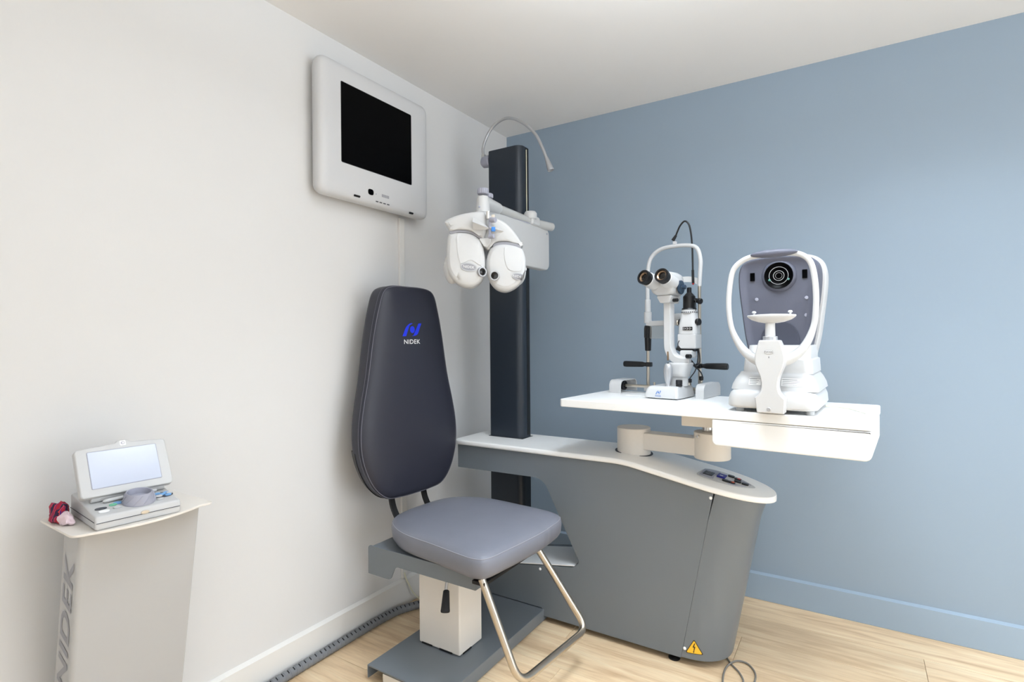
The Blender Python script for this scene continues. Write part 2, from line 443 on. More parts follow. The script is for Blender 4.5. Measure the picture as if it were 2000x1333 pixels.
# levelling foot
bm = B(); lathe(bm, [(.002, 0), (.021, 0), (.022, .004), (.012, .011), (.006, .012), (.006, .026)], 24, T(1.165, -.672, 0))
part('levelling_foot', bm, M_BLACK, ST, W=True)
bm = B(); lathe(bm, [(.002, 0), (.021, 0), (.022, .004), (.012, .011), (.006, .012), (.006, .03)], 24, T(1.27, -.56, 0))
part('levelling_foot', bm, M_BLACK, ST, W=True)
for p in ((1.306, -.7005, .632), (.604, -.7005, .222), (1.211, -.7005, .064)):
    bm = B(); ellipsoid(bm, p, (.006, .0035, .006), 14, 8); part('screw_cap', bm, M_WHITE, ST, W=True)
# warning sticker on the end panel
def tri_decal(c, s, inn, M):
    bm = B(); pts = [(0, s * .62), (-s * .56, -s * .36), (s * .56, -s * .36)]
    flat(bm, fillet(inset(pts, inn), max(.0035 - inn * .3, .001), 3), M); return bm
SM = Matrix(((1, 0, 0, 1.245), (0, 0, -1, -.75), (.05, 1, 0, .072), (0, 0, 0, 1)))
d = tri_decal(0, .056, 0, SM); onto(d, nose_bm, (0, 1, 0), .0008, 2); stk = part('warning_sticker', d, M_BROWN, ST, W=True)
d = tri_decal(0, .056, .0022, SM); onto(d, nose_bm, (0, 1, 0), .0014, 2); part('sticker_face', d, M_YELL, stk, W=True, label='yellow warning triangle')
d = B(); flat(d, [(.001, .020), (-.0055, .004), (-.0005, .004), (-.0025, -.012), (-.0045, -.010), (-.003, -.0165), (.002, -.011), (-.0005, -.0115), (.0045, .0075), (-.0005, .0075), (.004, .020)], SM)
onto(d, nose_bm, (0, 1, 0), .002, 0); part('lightning_bolt', d, M_BROWN, stk, W=True)
# keypad on the sloping end: local frame on the slope
KP = T(1.335, -.558, ztop(1.335) + .0002) @ RY(math.degrees(math.atan(.19)))
def kpart(name, bm, m, parent): bm.transform(KP); return part(name, bm, m, parent, W=True)
kshape = catmull([(-.097, -.055), (-.10, 0), (-.088, .062), (-.03, .078), (.03, .06), (.075, .03), (.10, 0), (.08, -.03), (.03, -.06), (-.03, -.07)], 5, True)
bm = B(); prism(bm, [(p.x, p.y) for p in kshape], 0, .0025, 'xy', .001); kp = kpart('control_keypad', bm, M_GREYP, ST)
for poly in ([(-.094, -.05), (-.094, .05), (-.05, .066), (-.034, .062), (-.046, 0), (-.04, -.055), (-.06, -.058)],
             [(.03, .056), (.07, .03), (.093, .004), (.06, .014), (.035, .03)], [(.0, -.06), (.04, -.052), (.085, -.01), (.05, -.03), (.02, -.04)]):
    bm = B(); prism(bm, fillet(poly, .005, 3), .0022, .0034, 'xy', .0004); kpart('keypad_field', bm, M_GREYK, kp)
bm = B(); box(bm, (-.068, -.002, .004), (.034, .052, .003), .001); disp = kpart('display', bm, M_BLACK, kp)
for i in range(3):
    bm = B(); box(bm, (-.068, -.017 + i * .015, .0058), (.016, .0025, .0008), .0002, 1); kpart('display_digit', bm, M_GREYL, disp)
bm = B(); box(bm, (-.022, .008, .0055), (.03, .045, .007), .002); bb = kpart('power_button', bm, M_DKBLUE, kp)
bm = B(); box(bm, (-.022, -.0, .0095), (.012, .004, .001), .0003, 1); kpart('button_mark', bm, M_WHITEL, bb)
for i, (kx, ky, col) in enumerate([(.006, .045, M_BLACK), (.032, .032, M_BLACK), (.0, -.035, M_BLACK), (.022, -.035, M_BLACK), (.037, .0, M_BLACK), (.064, -.004, M_BLACK)]):
    bm = B(); prism(bm, superell(.0125, .010, 3, 20, kx, ky), .002, .008, 'xy', .002); kb = kpart('rocker_button', bm, col, kp)
    if i in (3, 1):
        bm = B(); prism(bm, superell(.006, .007, 3, 16, kx + .004, ky - .002), .0075, .009, 'xy', .0005); kpart('button_mark', bm, M_ORANGE if i == 3 else M_RED, kb)

# ------------------------------------------------------------------ swing table
TB = thing('instrument_table', 'white rectangular swing table with drawer on a pivoting arm over the desk', 'table', (1.29, -.64, .735), -4.3)
TZ = .97 - .735
bm = B(); prism(bm, fillet([(-.513, -.219), (.513, -.219), (.513, .219), (-.513, .219)], .014, 6), TZ - .030, TZ, 'xy', .004)
part('table_top', bm, M_WHITE, TB)
bm = B(); prism(bm, fillet([(.072, .118), (.512, .118), (.512, .2045), (.072, .2045)], [.018, .02, .002, .006], 5), -.2185, .18, 'xz', .006)
part('drawer', bm, M_WHITE, TB)
bm = B(); box(bm, (1.262, -.545, .9045), (.16, .15, .069), .003); part('mount_block', bm, M_CREAM, TB, W=True)
bm = B(); lathe(bm, [(.067, 0), (.068, .001), (.068, .113), (.066, .115)], 40, T(.965, -.54, .722)); part('base_hub', bm, M_CREAM, TB, W=True)
bm = B(); lathe(bm, [(.077, 0), (.077, .002)], 40, T(.965, -.54, .7325) @ RY(4.5)); part('hub_gasket', bm, M_DARKL, TB, W=True)
bm = B(); dv = Vector((1.282 - .965, -.56 + .54, 0)); ln = dv.length
box(bm, (ln / 2, 0, .7875), (ln - .06, .075, .068), .004, 2, T(.965, -.54, 0) @ RZ(math.degrees(math.atan2(dv.y, dv.x)))); part('swing_arm', bm, M_CREAM, TB, W=True)
bm = B(); lathe(bm, [(.064, 0), (.067, .003), (.067, .098), (.065, .1)], 40, T(1.282, -.56, .746)); hb = part('swivel_hub', bm, M_CREAM, TB, W=True)
bm = B(); cyl(bm, (1.265, -.56, .845), (1.265, -.56, .872), .02); part('swivel_shaft', bm, M_CHROME, TB, W=True)
bm = B(); cyl(bm, (1.247, -.612, .835), (1.243, -.627, .835), .006); part('set_screw', bm, M_CHROME, hb, W=True)
bm = B(); box(bm, (1.317, -.617, .836), (.014, .02, .016), .001); part('stop_block', bm, M_GREYP, hb, W=True)

# ------------------------------------------------------------------ examination chair
CH = thing('exam_chair', 'dark leatherette examination chair on a white column with steel footrest', 'chair', (.44, -1.08, .053))
SEATM = T(.49, -1.04, 0) @ RZ(-5)
half = [(-.288, 0), (-.284, .09), (-.262, .158), (-.205, .212), (-.10, .252), (.06, .262), (.19, .272), (.255, .270), (.289, .240), (.297, .14), (.300, 0)]
def sym(h): return catmull([(x, -y, 0) for x, y in h] + [(x, y, 0) for x, y in h[-2:0:-1]], 6, True)
so = [(p.x - (.022 * max(0, p.y / .27) ** 2 if p.x > .1 else 0), p.y - (.018 * max(0, p.x / .29) if p.y > .1 else 0)) for p in sym(half)]
bm = B(); rings = []
for ins, z in ((.06, .432), (.03, .434), (.012, .441), (.003, .455), (0, .48), (0, .497), (.004, .5065)): rings.append([(p[0], p[1], z) for p in inset(so[::1] if area2(so) > 0 else so[::-1], ins)])
base_o = so if area2(so) > 0 else so[::-1]
for sc, z in ((.965, .5145), (.92, .521), (.82, .529), (.65, .535), (.4, .538), (.15, .539)): rings.append([(p[0] * sc, p[1] * sc, z) for p in base_o])
loft(bm, rings, True, False, SEATM)
seat = part('seat', bm, M_LEATHS, CH, W=True, smooth=60, label='dark leatherette seat cushion with painted sheen')
bm = B(); tube(bm, [(p[0], p[1], .5075) for p in inset(base_o, .0045)], .0016, 6, 0, True, SEATM); part('seat_stitching', bm, M_STITCHS, seat, W=True)
bm = B(); prism(bm, inset(base_o, .05), .424, .4335, 'xy', .001, SEATM); part('seat_board', bm, M_BLACK, seat, W=True)
# backrest: outline in (y, z), thickness along x
bh = [(0, 1.427), (.092, 1.424), (.138, 1.400), (.164, 1.33), (.190, 1.22), (.218, 1.06), (.244, .95), (.260, .86), (.261, .775), (.243, .70), (.206, .63), (.150, .583), (.08, .572), (0, .570)]
bo = catmull([(y, z, 0) for y, z in bh] + [(-y, z, 0) for y, z in bh[-2:0:-1]], 5, True)
bo = [(p.x, p.y) for p in bo]
if area2(bo) < 0: bo = bo[::-1]
BKM = T(.205, -1.035, 0) @ RZ(-5)
def bend(p):
    z = p[2]; t = (z - .57) / .86
    return (p[0] + .012 - .028 * t - .012 * math.sin(math.pi * t), p[1], p[2])
def bring(ins, x, sc=None):
    q = inset(bo, ins) if sc is None else [(p[0] * sc, (p[1] - 1.0) * (1 - (1 - sc) * .8) + 1.0) for p in bo]
    return [bend((x * (1 + .45 * (p[1] - .6)) if x < -.015 else x, p[0], p[1])) for p in q]
bm = B()
loft(bm, [bring(.03, -.070), bring(.012, -.068), bring(.003, -.061), bring(0, -.05), bring(0, -.02), bring(.002, -.011), bring(.0065, -.0065), bring(.014, -.001), bring(.03, .005), bring(.0, .012, .72), bring(0, .016, .5), bring(0, .018, .2)], True, False, BKM)
back_bm = bm.copy()
back = part('backrest', bm, M_LEATH, CH, W=True, smooth=60, label='dark leatherette backrest')
bm = B(); tube(bm, bring(.0035, -.0095), .0016, 6, 0, True, BKM); tube(bm, bring(-.0005, -.020), .0009, 6, 0, True, BKM); part('back_stitching', bm, M_STITCH, back, W=True)
# black shell behind the lower half of the backrest
bm = B(); q = [p for p in bo]
sh = [bend((x, p[0], p[1])) for x in (0,) for p in bo]
low = [(p[0] * 1.004, p[1] - .003) for p in bo if p[1] < .78]
low.sort(key=lambda p: math.atan2(p[1] - .82, p[0])); 
loft(bm, [[bend((-.080, p[0] * .97, p[1] + .008)) for p in low], [bend((-.05, p[0], p[1])) for p in low]], True, False, BKM)
part('back_shell', bm, M_BLACK, back, W=True)
# embroidered emblem and lettering
LM = BKM @ T(.1, 0, 0) @ Matrix(((0, 0, 1, 0), (1, 0, 0, 0), (0, 1, 0, 0), (0, 0, 0, 1)))
def emblem_polys(s=1, asp=1):
    q = lambda pts: [((p.x - 715) / 810 * s, (560 - p.y) / 810 * s * asp) for p in catmull([(a, b, 0) for a, b in pts], 5)]
    left = q([(310, 830), (440, 500), (540, 370), (640, 298), (745, 290)]) + q([(745, 300), (640, 352), (572, 450), (520, 620), (460, 830)])
    rgt = q([(1120, 290), (1040, 490), (1000, 620), (930, 755), (810, 812), (705, 824)]) + q([(705, 814), (810, 765), (880, 650), (930, 480), (965, 340), (1000, 290)])
    circ = [((10 + 100 * math.cos(t * math.pi / 12)) / 810 * s, (5 + 148 * math.sin(t * math.pi / 12)) / 810 * s * asp) for t in range(24)]
    return left, rgt, circ
def emblem(M, s, asp=1):
    bm = B()
    for p in emblem_polys(s, asp): flat(bm, p, M)
    return bm
bdir = BKM.to_3x3() @ Vector((-1, 0, 0))
CEN = T(0, -.012, 0)
d = emblem(LM @ T(-.012, 1.247, 0), .105, .76); bmesh.ops.triangulate(d, faces=d.faces[:]); onto(d, back_bm, bdir, .0012); part('emblem', d, M_BLUEL, back, W=True, label='blue embroidered emblem')
d = text_bm('NIDEK', .0255, 0, .008); d.transform(LM @ T(-.014, 1.197, 0) @ Matrix.Diagonal((1.12, 1, 1, 1))); onto(d, back_bm, bdir, .0012); part('lettering', d, M_WHITEL, back, W=True, label='white embroidered lettering')
# brackets between seat and backrest
for sy in (-.09, .085):
    bm = B(); tube(bm, [bend((-.06, sy, .66)), bend((-.06, sy, .59)), (-.03, sy, .52), (.03, sy, .455), (.10, sy, .438)], 1, prof=[(-.012, -.005), (.012, -.005), (.012, .005), (-.012, .005)], k=6, M=BKM)
    part('back_bracket', bm, M_BLACK, CH, W=True)
bm = B(); box(bm, (.4325, -1.095, .2425), (.195, .14, .375), .006, 3); colm = part('column', bm, M_CREAM, CH, W=True, label='white square column')
for p, s in (((.375, -1.163, .0575), (.05, .008, .006)), ((.465, -1.163, .0575), (.06, .008, .006)), ((.529, -1.12, .0575), (.006, .05, .006))):
    bm = B(); box(bm, p, s, .001, 1); part('foot_pad', bm, M_BLACK, colm, W=True)
# seat carrier: U-shaped sheet steel tray
bm = B(); prof = fillet([(.19, .434), (.69, .434), (.69, .381), (.37, .381), (.33, .381), (.305, .327), (.19, .327)], [.012, .002, .002, .02, .022, .022, .002], 6)
prism(bm, prof, -1.283, -1.278, 'xz', .001)
prism(bm, prof, -.945, -.94, 'xz', .001)
box(bm, (.44, -1.11, .4215), (.50, .334, .004), .001)
box(bm, (.688, -1.23, .407), (.004, .10, .052), .001)
car = part('seat_carrier', bm, M_ANTH, CH, W=True)
bm = B(); tube(bm, [(.507, -1.2, .41), (.509, -1.205, .36), (.511, -1.215, .325), (.513, -1.22, .31)], .0055, 10); lev = part('lever', bm, M_SILVER, CH, W=True)
bm = B(); lathe(bm, [(.008, 0), (.011, .003), (.0155, .06), (.0165, .068), (.015, .072), (.003, .0722)], 24, aim((.512, -1.216, .314), (.28, -.42, -.62))); part('lever_grip', bm, M_HOSED, lev, W=True)
# steel footrest
bm = B()
A = Vector((.728, -1.30, .437)); Bq = Vector((.732, -.962, .437)); EL = Vector((.862, -1.292, .135)); ER = Vector((.905, -.885, .135))
def arcpath(pts, r, k=6):
    out = [Vector(pts[0])]
    for i in range(1, len(pts) - 1):
        a, p, b = Vector(pts[i - 1]), Vector(pts[i]), Vector(pts[i + 1]); u = (a - p).normalized(); v = (b - p).normalized()
        for j in range(k + 1):
            t = j / k; out.append((p + u * r) * (1 - t) ** 2 + p * 2 * t * (1 - t) + (p + v * r) * t ** 2)
    out.append(Vector(pts[-1])); return out
tube(bm, arcpath([A, EL, ER, Bq], .06, 8), .0125, 16, 0)
part('footrest', bm, M_STEEL, CH, W=True, label='bent steel tube footrest', smooth=60)
bm = B(); cyl(bm, (.70, -.90, .425), (.70, -.90, .405), .018); part('adjust_knob', bm, M_BLACK, CH, W=True)
bm = B(); box(bm, (.72, -1.13, .4225), (.05, .36, .012), .002); part('footrest_mount', bm, M_BLACK, CH, W=True)

# ------------------------------------------------------------------ wall monitor
MO = thing('chart_monitor', 'light grey wall-mounted chart monitor with black screen high on white wall', 'monitor', (0, -1.096, 1.756))
def rrect(hy, z0, z1, r): return fillet([(-hy, z0), (hy, z0), (hy, z1), (-hy, z1)], r, 7)
bm = B(); rings = []
for x, ins, r in ((.004, .03, .03), (.02, .012, .034), (.04, .002, .038), (.05, 0, .04), (.06, .0005, .04), (.07, .003, .038), (.078, .010, .035), (.0825, .022, .03), (.084, .04, .025), (.0845, .065, .02)):
    rings.append([(x, p[0], p[1]) for p in rrect(.300 - ins, .0 + ins, .520 - ins, r * .8)])
loft(bm, rings, True)
mo_bm = bm.copy()
hs = part('housing', bm, M_MONI, MO, smooth=60)
bm = B(); prism(bm, [(p[0] - .012, p[1]) for p in rrect(.195, .134, .445, .006)], .0835, .0852, 'yz', .0006); part('screen_rim', bm, M_BLACK, MO)
bm = B(); prism(bm, [(p[0] - .012, p[1]) for p in rrect(.1925, .1365, .4425, .005)], .0845, .0858, 'yz', .0005); part('screen', bm, M_BLACKG, MO, label='black screen')
def modecal(name, poly, m):
    d = B(); flat(d, poly, T(.2, 0, 0) @ Matrix(((0, 0, 1, 0), (1, 0, 0, 0), (0, 1, 0, 0), (0, 0, 0, 1)))); onto(d, mo_bm, (-1, 0, 0), .001); part(name, d, m, hs)
modecal('sensor_window', superell(.015, .012, 3, 20, -.058, .051), M_BLACKG)
modecal('indicator', superell(.003, .003, 2, 10, -.03, .049), M_GREYK)
for i in range(5): modecal('brand_mark', fillet([(.002 + i * .0085, .044), (.009 + i * .0085, .044), (.009 + i * .0085, .056), (.002 + i * .0085, .056)], .001, 2), M_GREYL)
modecal('port', fillet([(-.145, .016), (-.112, .016), (-.112, .024), (-.145, .024)], .003, 3), M_BLACK)
for i in range(4): modecal('button_slot', fillet([(-.03 + i * .021, .018), (-.015 + i * .021, .018), (-.015 + i * .021, .022), (-.03 + i * .021, .022)], .001, 2), M_DARKL)
modecal('port', fillet([(.17, .008), (.198, .008), (.198, .016), (.17, .016)], .003, 3), M_BLACK)
bm = B(); box(bm, (.0052, 0, .25), (.009, .3, .3), .002); part('wall_bracket', bm, M_BLACK, MO)

# ------------------------------------------------------------------ gooseneck lamp
GL = thing('gooseneck_lamp', 'slim grey gooseneck lamp arching from the top of the dark pillar', 'lamp', (.23, -.51, 2.08))
bm = B(); cyl(bm, (.2448, -.523, 2.075), (.198, -.523, 2.075), .03, .027, 28, .004); part('mount', bm, M_GREYK, GL, W=True)
bm = B(); cyl(bm, (.198, -.523, 2.075), (.192, -.523, 2.075), .018, n=20); part('mount_cap', bm, M_SILVER, GL, W=True)
bm = B(); box(bm, (.206, -.53, 2.095), (.018, .02, .036), .004); part('neck_socket', bm, M_GREYP, GL, W=True)
gp = [(.225, -.53, 2.11), (.200, -.525, 2.15), (.224, -.515, 2.215), (.271, -.51, 2.258), (.339, -.51, 2.268), (.416, -.51, 2.23), (.485, -.51, 2.163), (.524, -.51, 2.09), (.545, -.51, 2.038)]
gp[0] = (.204, -.53, 2.105)
bm = B(); tube(bm, gp, .0072, 12, 8); part('gooseneck', bm, M_SILVER, GL, W=True)
bm = B(); lathe(bm, [(.007, 0), (.0085, .004), (.0115, .03), (.0145, .055), (.0155, .066), (.014, .069), (.011, .0685), (.0105, .064), (.002, .064)], 24, aim((.544, -.51, 2.042), (.26, 0, -.7))); part('lamp_head', bm, M_SILVER, GL, W=True)

# ------------------------------------------------------------------ phoropter
PHA = 32.3
PH = thing('phoropter', 'white twin-lens refractor head hanging from a swing arm on the pillar', 'phoropter', (.5, -.955, 1.5), PHA)
def shell(bm, outline, v0, v1, bulge=.012, rim=.014):
    """outline in (u,w): thick pillow-edged body between v0 (front) and v1"""
    o = [tuple(p) for p in outline]
    if area2(o) < 0: o = o[::-1]
    cx = sum(p[0] for p in o) / len(o); cz = sum(p[1] for p in o) / len(o)
    rings = []
    for sc, v in ((.3, v0 - bulge * .95), (.6, v0 - bulge * .6), (.8, v0 - bulge * .2)): rings.append([(cx + (p[0] - cx) * sc, v, cz + (p[1] - cz) * sc) for p in o])
    for k in range(5):
        a = math.pi / 2 * k / 4; rings.append([(p[0], v0 + rim * (1 - math.sin(a)) * 0 + rim * (1 - math.cos(a)), p[1]) for p in inset(o, rim * (1 - math.sin(a)))])
    for k in range(5):
        a = math.pi / 2 * (1 - k / 4); rings.append([(p[0], v1 - rim * (1 - math.cos(a)), p[1]) for p in inset(o, rim * (1 - math.sin(a)))])
    rings.append([(cx + (p[0] - cx) * .6, v1, cz + (p[1] - cz) * .6) for p in o])
    loft(bm, rings, True)
def cm(pts, k=5): return [(p.x, p.y) for p in catmull([(a, b, 0) for a, b in pts], k, True)]
lcap = cm([(-.128, .118), (-.09, .124), (-.045, .118), (-.012, .096), (.002, .06), (.008, .01), (.006, -.03), (-.008, -.068), (-.045, -.092), (-.088, -.086), (-.124, -.055), (-.139, -.01), (-.141, .055), (-.137, .10)])
rcap = cm([(.036, .068), (.06, .079), (.10, .079), (.145, .066), (.162, .04), (.168, .0), (.162, -.045), (.142, -.08), (.11, -.102), (.080, -.108), (.048, -.096), (.024, -.066), (.013, -.03), (.013, .015), (.022, .05)])
bm = B(); shell(bm, lcap, -.058, .035, .006, .02); l_bm = bm.copy(); LC = part('lens_housing', bm, M_PLAST, PH, smooth=60)
bm = B(); shell(bm, rcap, -.040, .05, .006, .02); r_bm = bm.copy(); RC = part('lens_housing', bm, M_PLAST, PH, smooth=60)
# rounded cheek on the outer side
bm = B(); ellipsoid(bm, (-.125, .0, -.012), (.033, .04, .062)); part('cheek_cover', bm, M_PLAST, PH, smooth=60)
bm = B(); ellipsoid(bm, (.130, .05, -.02), (.04, .035, .06)); part('cheek_cover', bm, M_PLAST, PH, smooth=60)
# upper covers, with a swept wing and a dark joint line
lup = cm([(-.146, .160), (-.125, .176), (-.085, .190), (-.04, .198), (.004, .200), (.016, .17), (.014, .13), (.004, .098), (-.012, .101), (-.045, .123), (-.09, .129), (-.126, .124), (-.134, .14)])
rup = cm([(.012, .192), (.05, .182), (.088, .162), (.122, .128), (.150, .085), (.158, .072), (.135, .074), (.10, .085), (.06, .085), (.038, .074), (.022, .056), (.006, .07), (.002, .11), (.006, .16)])
bm = B(); shell(bm, lup, -.060, .03, .004, .013); LU = part('upper_cover', bm, M_PLAST, PH, smooth=60)
bm = B(); shell(bm, rup, -.034, .045, .004, .013); RU = part('upper_cover', bm, M_PLAST, PH, smooth=60)
bm = B(); prism(bm, [(p[0] * .985, p[1]) for p in cm([(-.128, .126), (-.09, .1295), (-.042, .124), (-.004, .1), (-.006, .092), (-.045, .114), (-.09, .12), (-.124, .114)])], -.0545, .03, 'xz', .002); part('joint', bm, M_GREYL, LU)
bm = B(); prism(bm, cm([(.042, .078), (.07, .085), (.11, .084), (.147, .072), (.144, .06), (.10, .07), (.06, .07), (.04, .062)]), -.0335, .03, 'xz', .002); part('joint', bm, M_GREYL, RU)
# fins pointing to the centre
def fin(tip, root, wd, vv, m, parent):
    bm = B(); rings = []
    tip = Vector(tip); root = Vector(root)
    for t in range(9):
        s = t / 8; p = root.lerp(tip, s); a = wd * (1 - s) ** .7 * .5 + .0008
        rings.append([(p.x, p.y - a * 1.6, p.z), (p.x, p.y - a * .4, p.z + a), (p.x, p.y + a, p.z), (p.x, p.y - a * .4, p.z - a)])
    loft(bm, rings, True); part('fin', bm, m, parent, smooth=60)
fin((.026, -.085, .128), (-.035, -.062, .150), .045, 0, M_PLAST, LU)
fin((.082, -.075, .118), (.028, -.048, .132), .040, 0, M_PLAST, RU)
# centre nose block
bm = B(); prism(bm, fillet([(-.018, .098), (.034, .098), (.03, .075), (.016, .06), (.004, .066)], .006, 4), -.055, .02, 'xz', .004); part('nose_block', bm, M_PLAST, PH)
for tb, par, pts in ((l_bm, LC, [(-.094, .112), (-.055, .112), (-.022, .092), (-.006, .058), (-.002, .02), (-.008, -.008), (-.045, .012), (-.082, -.002), (-.093, .03), (-.098, .075)]),
                     (r_bm, RC, [(.092, .066), (.135, .058), (.152, .03), (.156, -.008), (.148, -.028), (.12, -.03), (.098, -.02), (.086, .012), (.084, .045)])):
    d = B(); flat(d, cm(pts, 4), T(0, -.3, 0) @ Matrix(((1, 0, 0, 0), (0, 0, -1, 0), (0, 1, 0, 0), (0, 0, 0, 1)))); onto(d, tb, (0, 1, 0), .0002, 1); solid(d, (0, -1, 0), .0022); part('face_plate', d, M_PLAST, par)
# apertures with rims
for hx, hz, vv, dx in ((-.004, -.034, -.055, .75), (.046, -.048, -.048, -.1)):
    bm = B(); Mh = aim((hx, vv, hz), (dx * .9, -1, 0)); lathe(bm, [(.012, -.022), (.0185, -.012), (.0195, .004), (.0185, .007), (.0145, .007), (.014, .0)], 28, Mh, cap=False); ap = part('aperture_rim', bm, M_SILVER, PH)
    bm = B(); lathe(bm, [(.0142, -.004), (.0142, .002), (.008, .003), (.001, .0035)], 28, Mh); part('aperture_lens', bm, M_LENS, ap)
# oval badges
for cx, cz, tb, dn, par in ((-.053, -.016, l_bm, (0, 1, 0), LC), (.138, -.052, r_bm, (0, 1, 0), RC)):
    a = .031 if cx < 0 else .025
    Mv = T(0, -.3, 0) @ Matrix(((1, 0, 0, cx), (0, 0, -1, 0), (-.12, 1, 0, cz), (0, 0, 0, 1)))
    d = B(); flat(d, superell(a, a * .52, 2.2, 28), Mv); onto(d, tb, dn, .001, 1); solid(d, (0, -1, 0), .002); bd = part('badge', d, M_SILVER, par)
    d = B(); flat(d, superell(a * .86, a * .40, 2.2, 28), Mv); onto(d, tb, dn, .0034, 1); part('badge_face', d, M_GREYL, bd)
    d = text_bm('NIDEK', .014, 0, .01); d.transform(Mv); onto(d, tb, dn, .0042); part('badge_lettering', d, M_WHITEL, bd)
# centre mechanism: bar, blue mark, small knobs
bm = B(); box(bm, (.030, -.070, .138), (.011, .012, .062), .003); br = part('centre_bar', bm, M_GREYK, PH)
bm = B(); box(bm, (.043, -.079, .126), (.015, .01, .017), .002); part('blue_mark', bm, M_BLUEBTN, br)
bm = B(); cyl(bm, (.032, -.072, .163), (.052, -.086, .160), .010); part('adjust_knob', bm, M_GREYK, br)
bm = B(); cyl(bm, (.026, -.078, .098), (.046, -.088, .098), .009); part('adjust_knob', bm, M_GREYK, br)
bm = B(); box(bm, (.022, -.066, .182), (.012, .02, .03), .002); part('clamp', bm, M_CHROME, br)
bm = B(); box(bm, (.042, -.056, .178), (.014, .014, .016), .002); part('clamp', bm, M_STEEL, br)
# hanger: tapered post with knob
bm = B(); lathe(bm, [(.024, 0), (.0275, .002), (.0275, .012), (.0235, .062), (.021, .066), (.006, .067)], 32, T(0, 0, .205)); post = part('hanger_post', bm, M_PLAST, PH)
bm = B(); lathe(bm, [(.030, -.016), (.031, 0), (.029, .012), (.02, .016)], 32, T(.0, 0, .192)); part('hanger_collar', bm, M_PLAST, PH)
bm = B(); cyl(bm, (-.013, -.024, .225), (-.013, -.0275, .225), .004); part('screw', bm, M_GREYK, post)
def knob(name, c, d, r, h, m, parent, ribs=18):
    bm = B(); n = ribs * 4; rings = []
    for rr, z in ((.7, 0), (.97, h * .12), (1, h * .3), (1, h * .7), (.95, h * .88), (.75, h)):
        rings.append([(r * rr * (1 + (.045 if j % 4 < 2 else -.03)) * math.cos(2 * math.pi * j / n), r * rr * (1 + (.045 if j % 4 < 2 else -.03)) * math.sin(2 * math.pi * j / n), z) for j in range(n)])
    loft(bm, rings, True, False, aim(c, d)); return part(name, bm, m, parent)
bm = B(); cyl(bm, (0, 0, .268), (0, 0, .282), .007); part('knob_shaft', bm, M_CHROME, post)
knob('tension_knob', (0, 0, .278), (0, 0, 1), .0215, .026, M_GREYK, PH)
# arm running to the pillar (built in world coordinates)
bm = B(); cyl(bm, (.497, -.955, 1.752), (.468, -.80, 1.757), .027, .024, 28, .006); part('arm_sleeve', bm, M_PLAST, PH, W=True)
bm = B(); cyl(bm, (.469, -.80, 1.757), (.455, -.50, 1.755), .0195, n=24); part('arm_tube', bm, M_TUBE, PH, W=True)
bm = B(); cyl(bm, (.469, -.795, 1.757), (.457, -.52, 1.755), .012, n=20); part('arm_rod', bm, M_SILVER, PH, W=True)
bm = B(); box(bm, (.463, -.505, 1.757), (.052, .075, .044), .012, 3); part('arm_joint', bm, M_PLAST, PH, W=True)
bm = B(); lathe(bm, [(.027, 0), (.03, .004), (.03, .028), (.024, .036), (.004, .037)], 28, T(.4665, -.525, 1.762)); part('joint_cap', bm, M_PLAST, PH, W=True)
bm = B(); cyl(bm, (.462, -.475, 1.752), (.49, -.355, 1.752), .022, .02, 24, .004); part('arm_stub', bm, M_TUBE, PH, W=True)
bm = B(); cyl(bm, (.464, -.47, 1.752), (.488, -.362, 1.752), .014, n=20); part('stub_core', bm, M_PLAST, PH, W=True)
knob('arm_knob', (.018, .058, .278), (0, 0, 1), .020, .02, M_GREYK, PH)
bm = B(); prism(bm, fillet([(-.90, 1.538), (-.362, 1.538), (-.362, 1.738), (-.90, 1.738)], [.02, .035, .028, .02], 7), .4345, .478, 'yz', .007); ab = part('arm_box', bm, M_PLAST, PH, W=True, label='white flat arm housing', smooth=50)
bm = B(); box(bm, (.456, -.62, 1.7385), (.034, .30, .008), .002); part('top_strip', bm, M_GREYK, ab, W=True)
bm = B(); cyl(bm, (.4775, -.388, 1.715), (.4795, -.388, 1.715), .005); part('screw', bm, M_GREYK, ab, W=True)
bm = B(); box(bm, (.44, -.50, 1.64), (.012, .07, .14), .002); part('slide_plate', bm, M_BLACK, PH, W=True)

# ------------------------------------------------------------------ slit lamp
SL = thing('slit_lamp', 'white binocular slit lamp microscope with black handles standing on the swing table', 'microscope', (1.125, -.575, .97), -8)
bm = B()
def rrxy(x0, x1, y0, y1, r): return fillet([(x0, y0), (x1, y0), (x1, y1), (x0, y1)], r, 5)
rg = []
for ins, z in ((.004, .003), (0, .006), (.001, .018), (.006, .036), (.011, .044), (.018, .049), (.03, .0495)):
    rg.append([(p[0], p[1], z) for p in rrxy(-.072 + ins, .066 - ins * .6, -.078 + ins, .09 - ins * .4, .012)])
loft(bm, rg, True); slb = bm.copy(); sb = part('base', bm, M_PLAST, SL, smooth=50)
bm = B(); box(bm, (-.003, .006, .002), (.118, .145, .004), .001); part('base_pad', bm, M_DARKL, sb)
Mf = T(0, -.3, 0) @ Matrix(((1, 0, 0, 0), (0, 0, -1, 0), (0, 1, 0, 0), (0, 0, 0, 1)))
d = emblem(Mf @ T(-.012, .026, 0), .021); onto(d, slb, (0, 1, 0), .001); part('emblem', d, M_BLUES, sb, label='small blue emblem')
d = text_bm('NIDEK', .008, 0, .015); d.transform(Mf @ T(-.012, .0125, 0)); onto(d, slb, (0, 1, 0), .001); part('lettering', d, M_BLUES, sb)
bm = B(); box(bm, (-.08, .02, .0015), (.2, .09, .003), .001); part('slide_plate', bm, M_WHITE, SL)
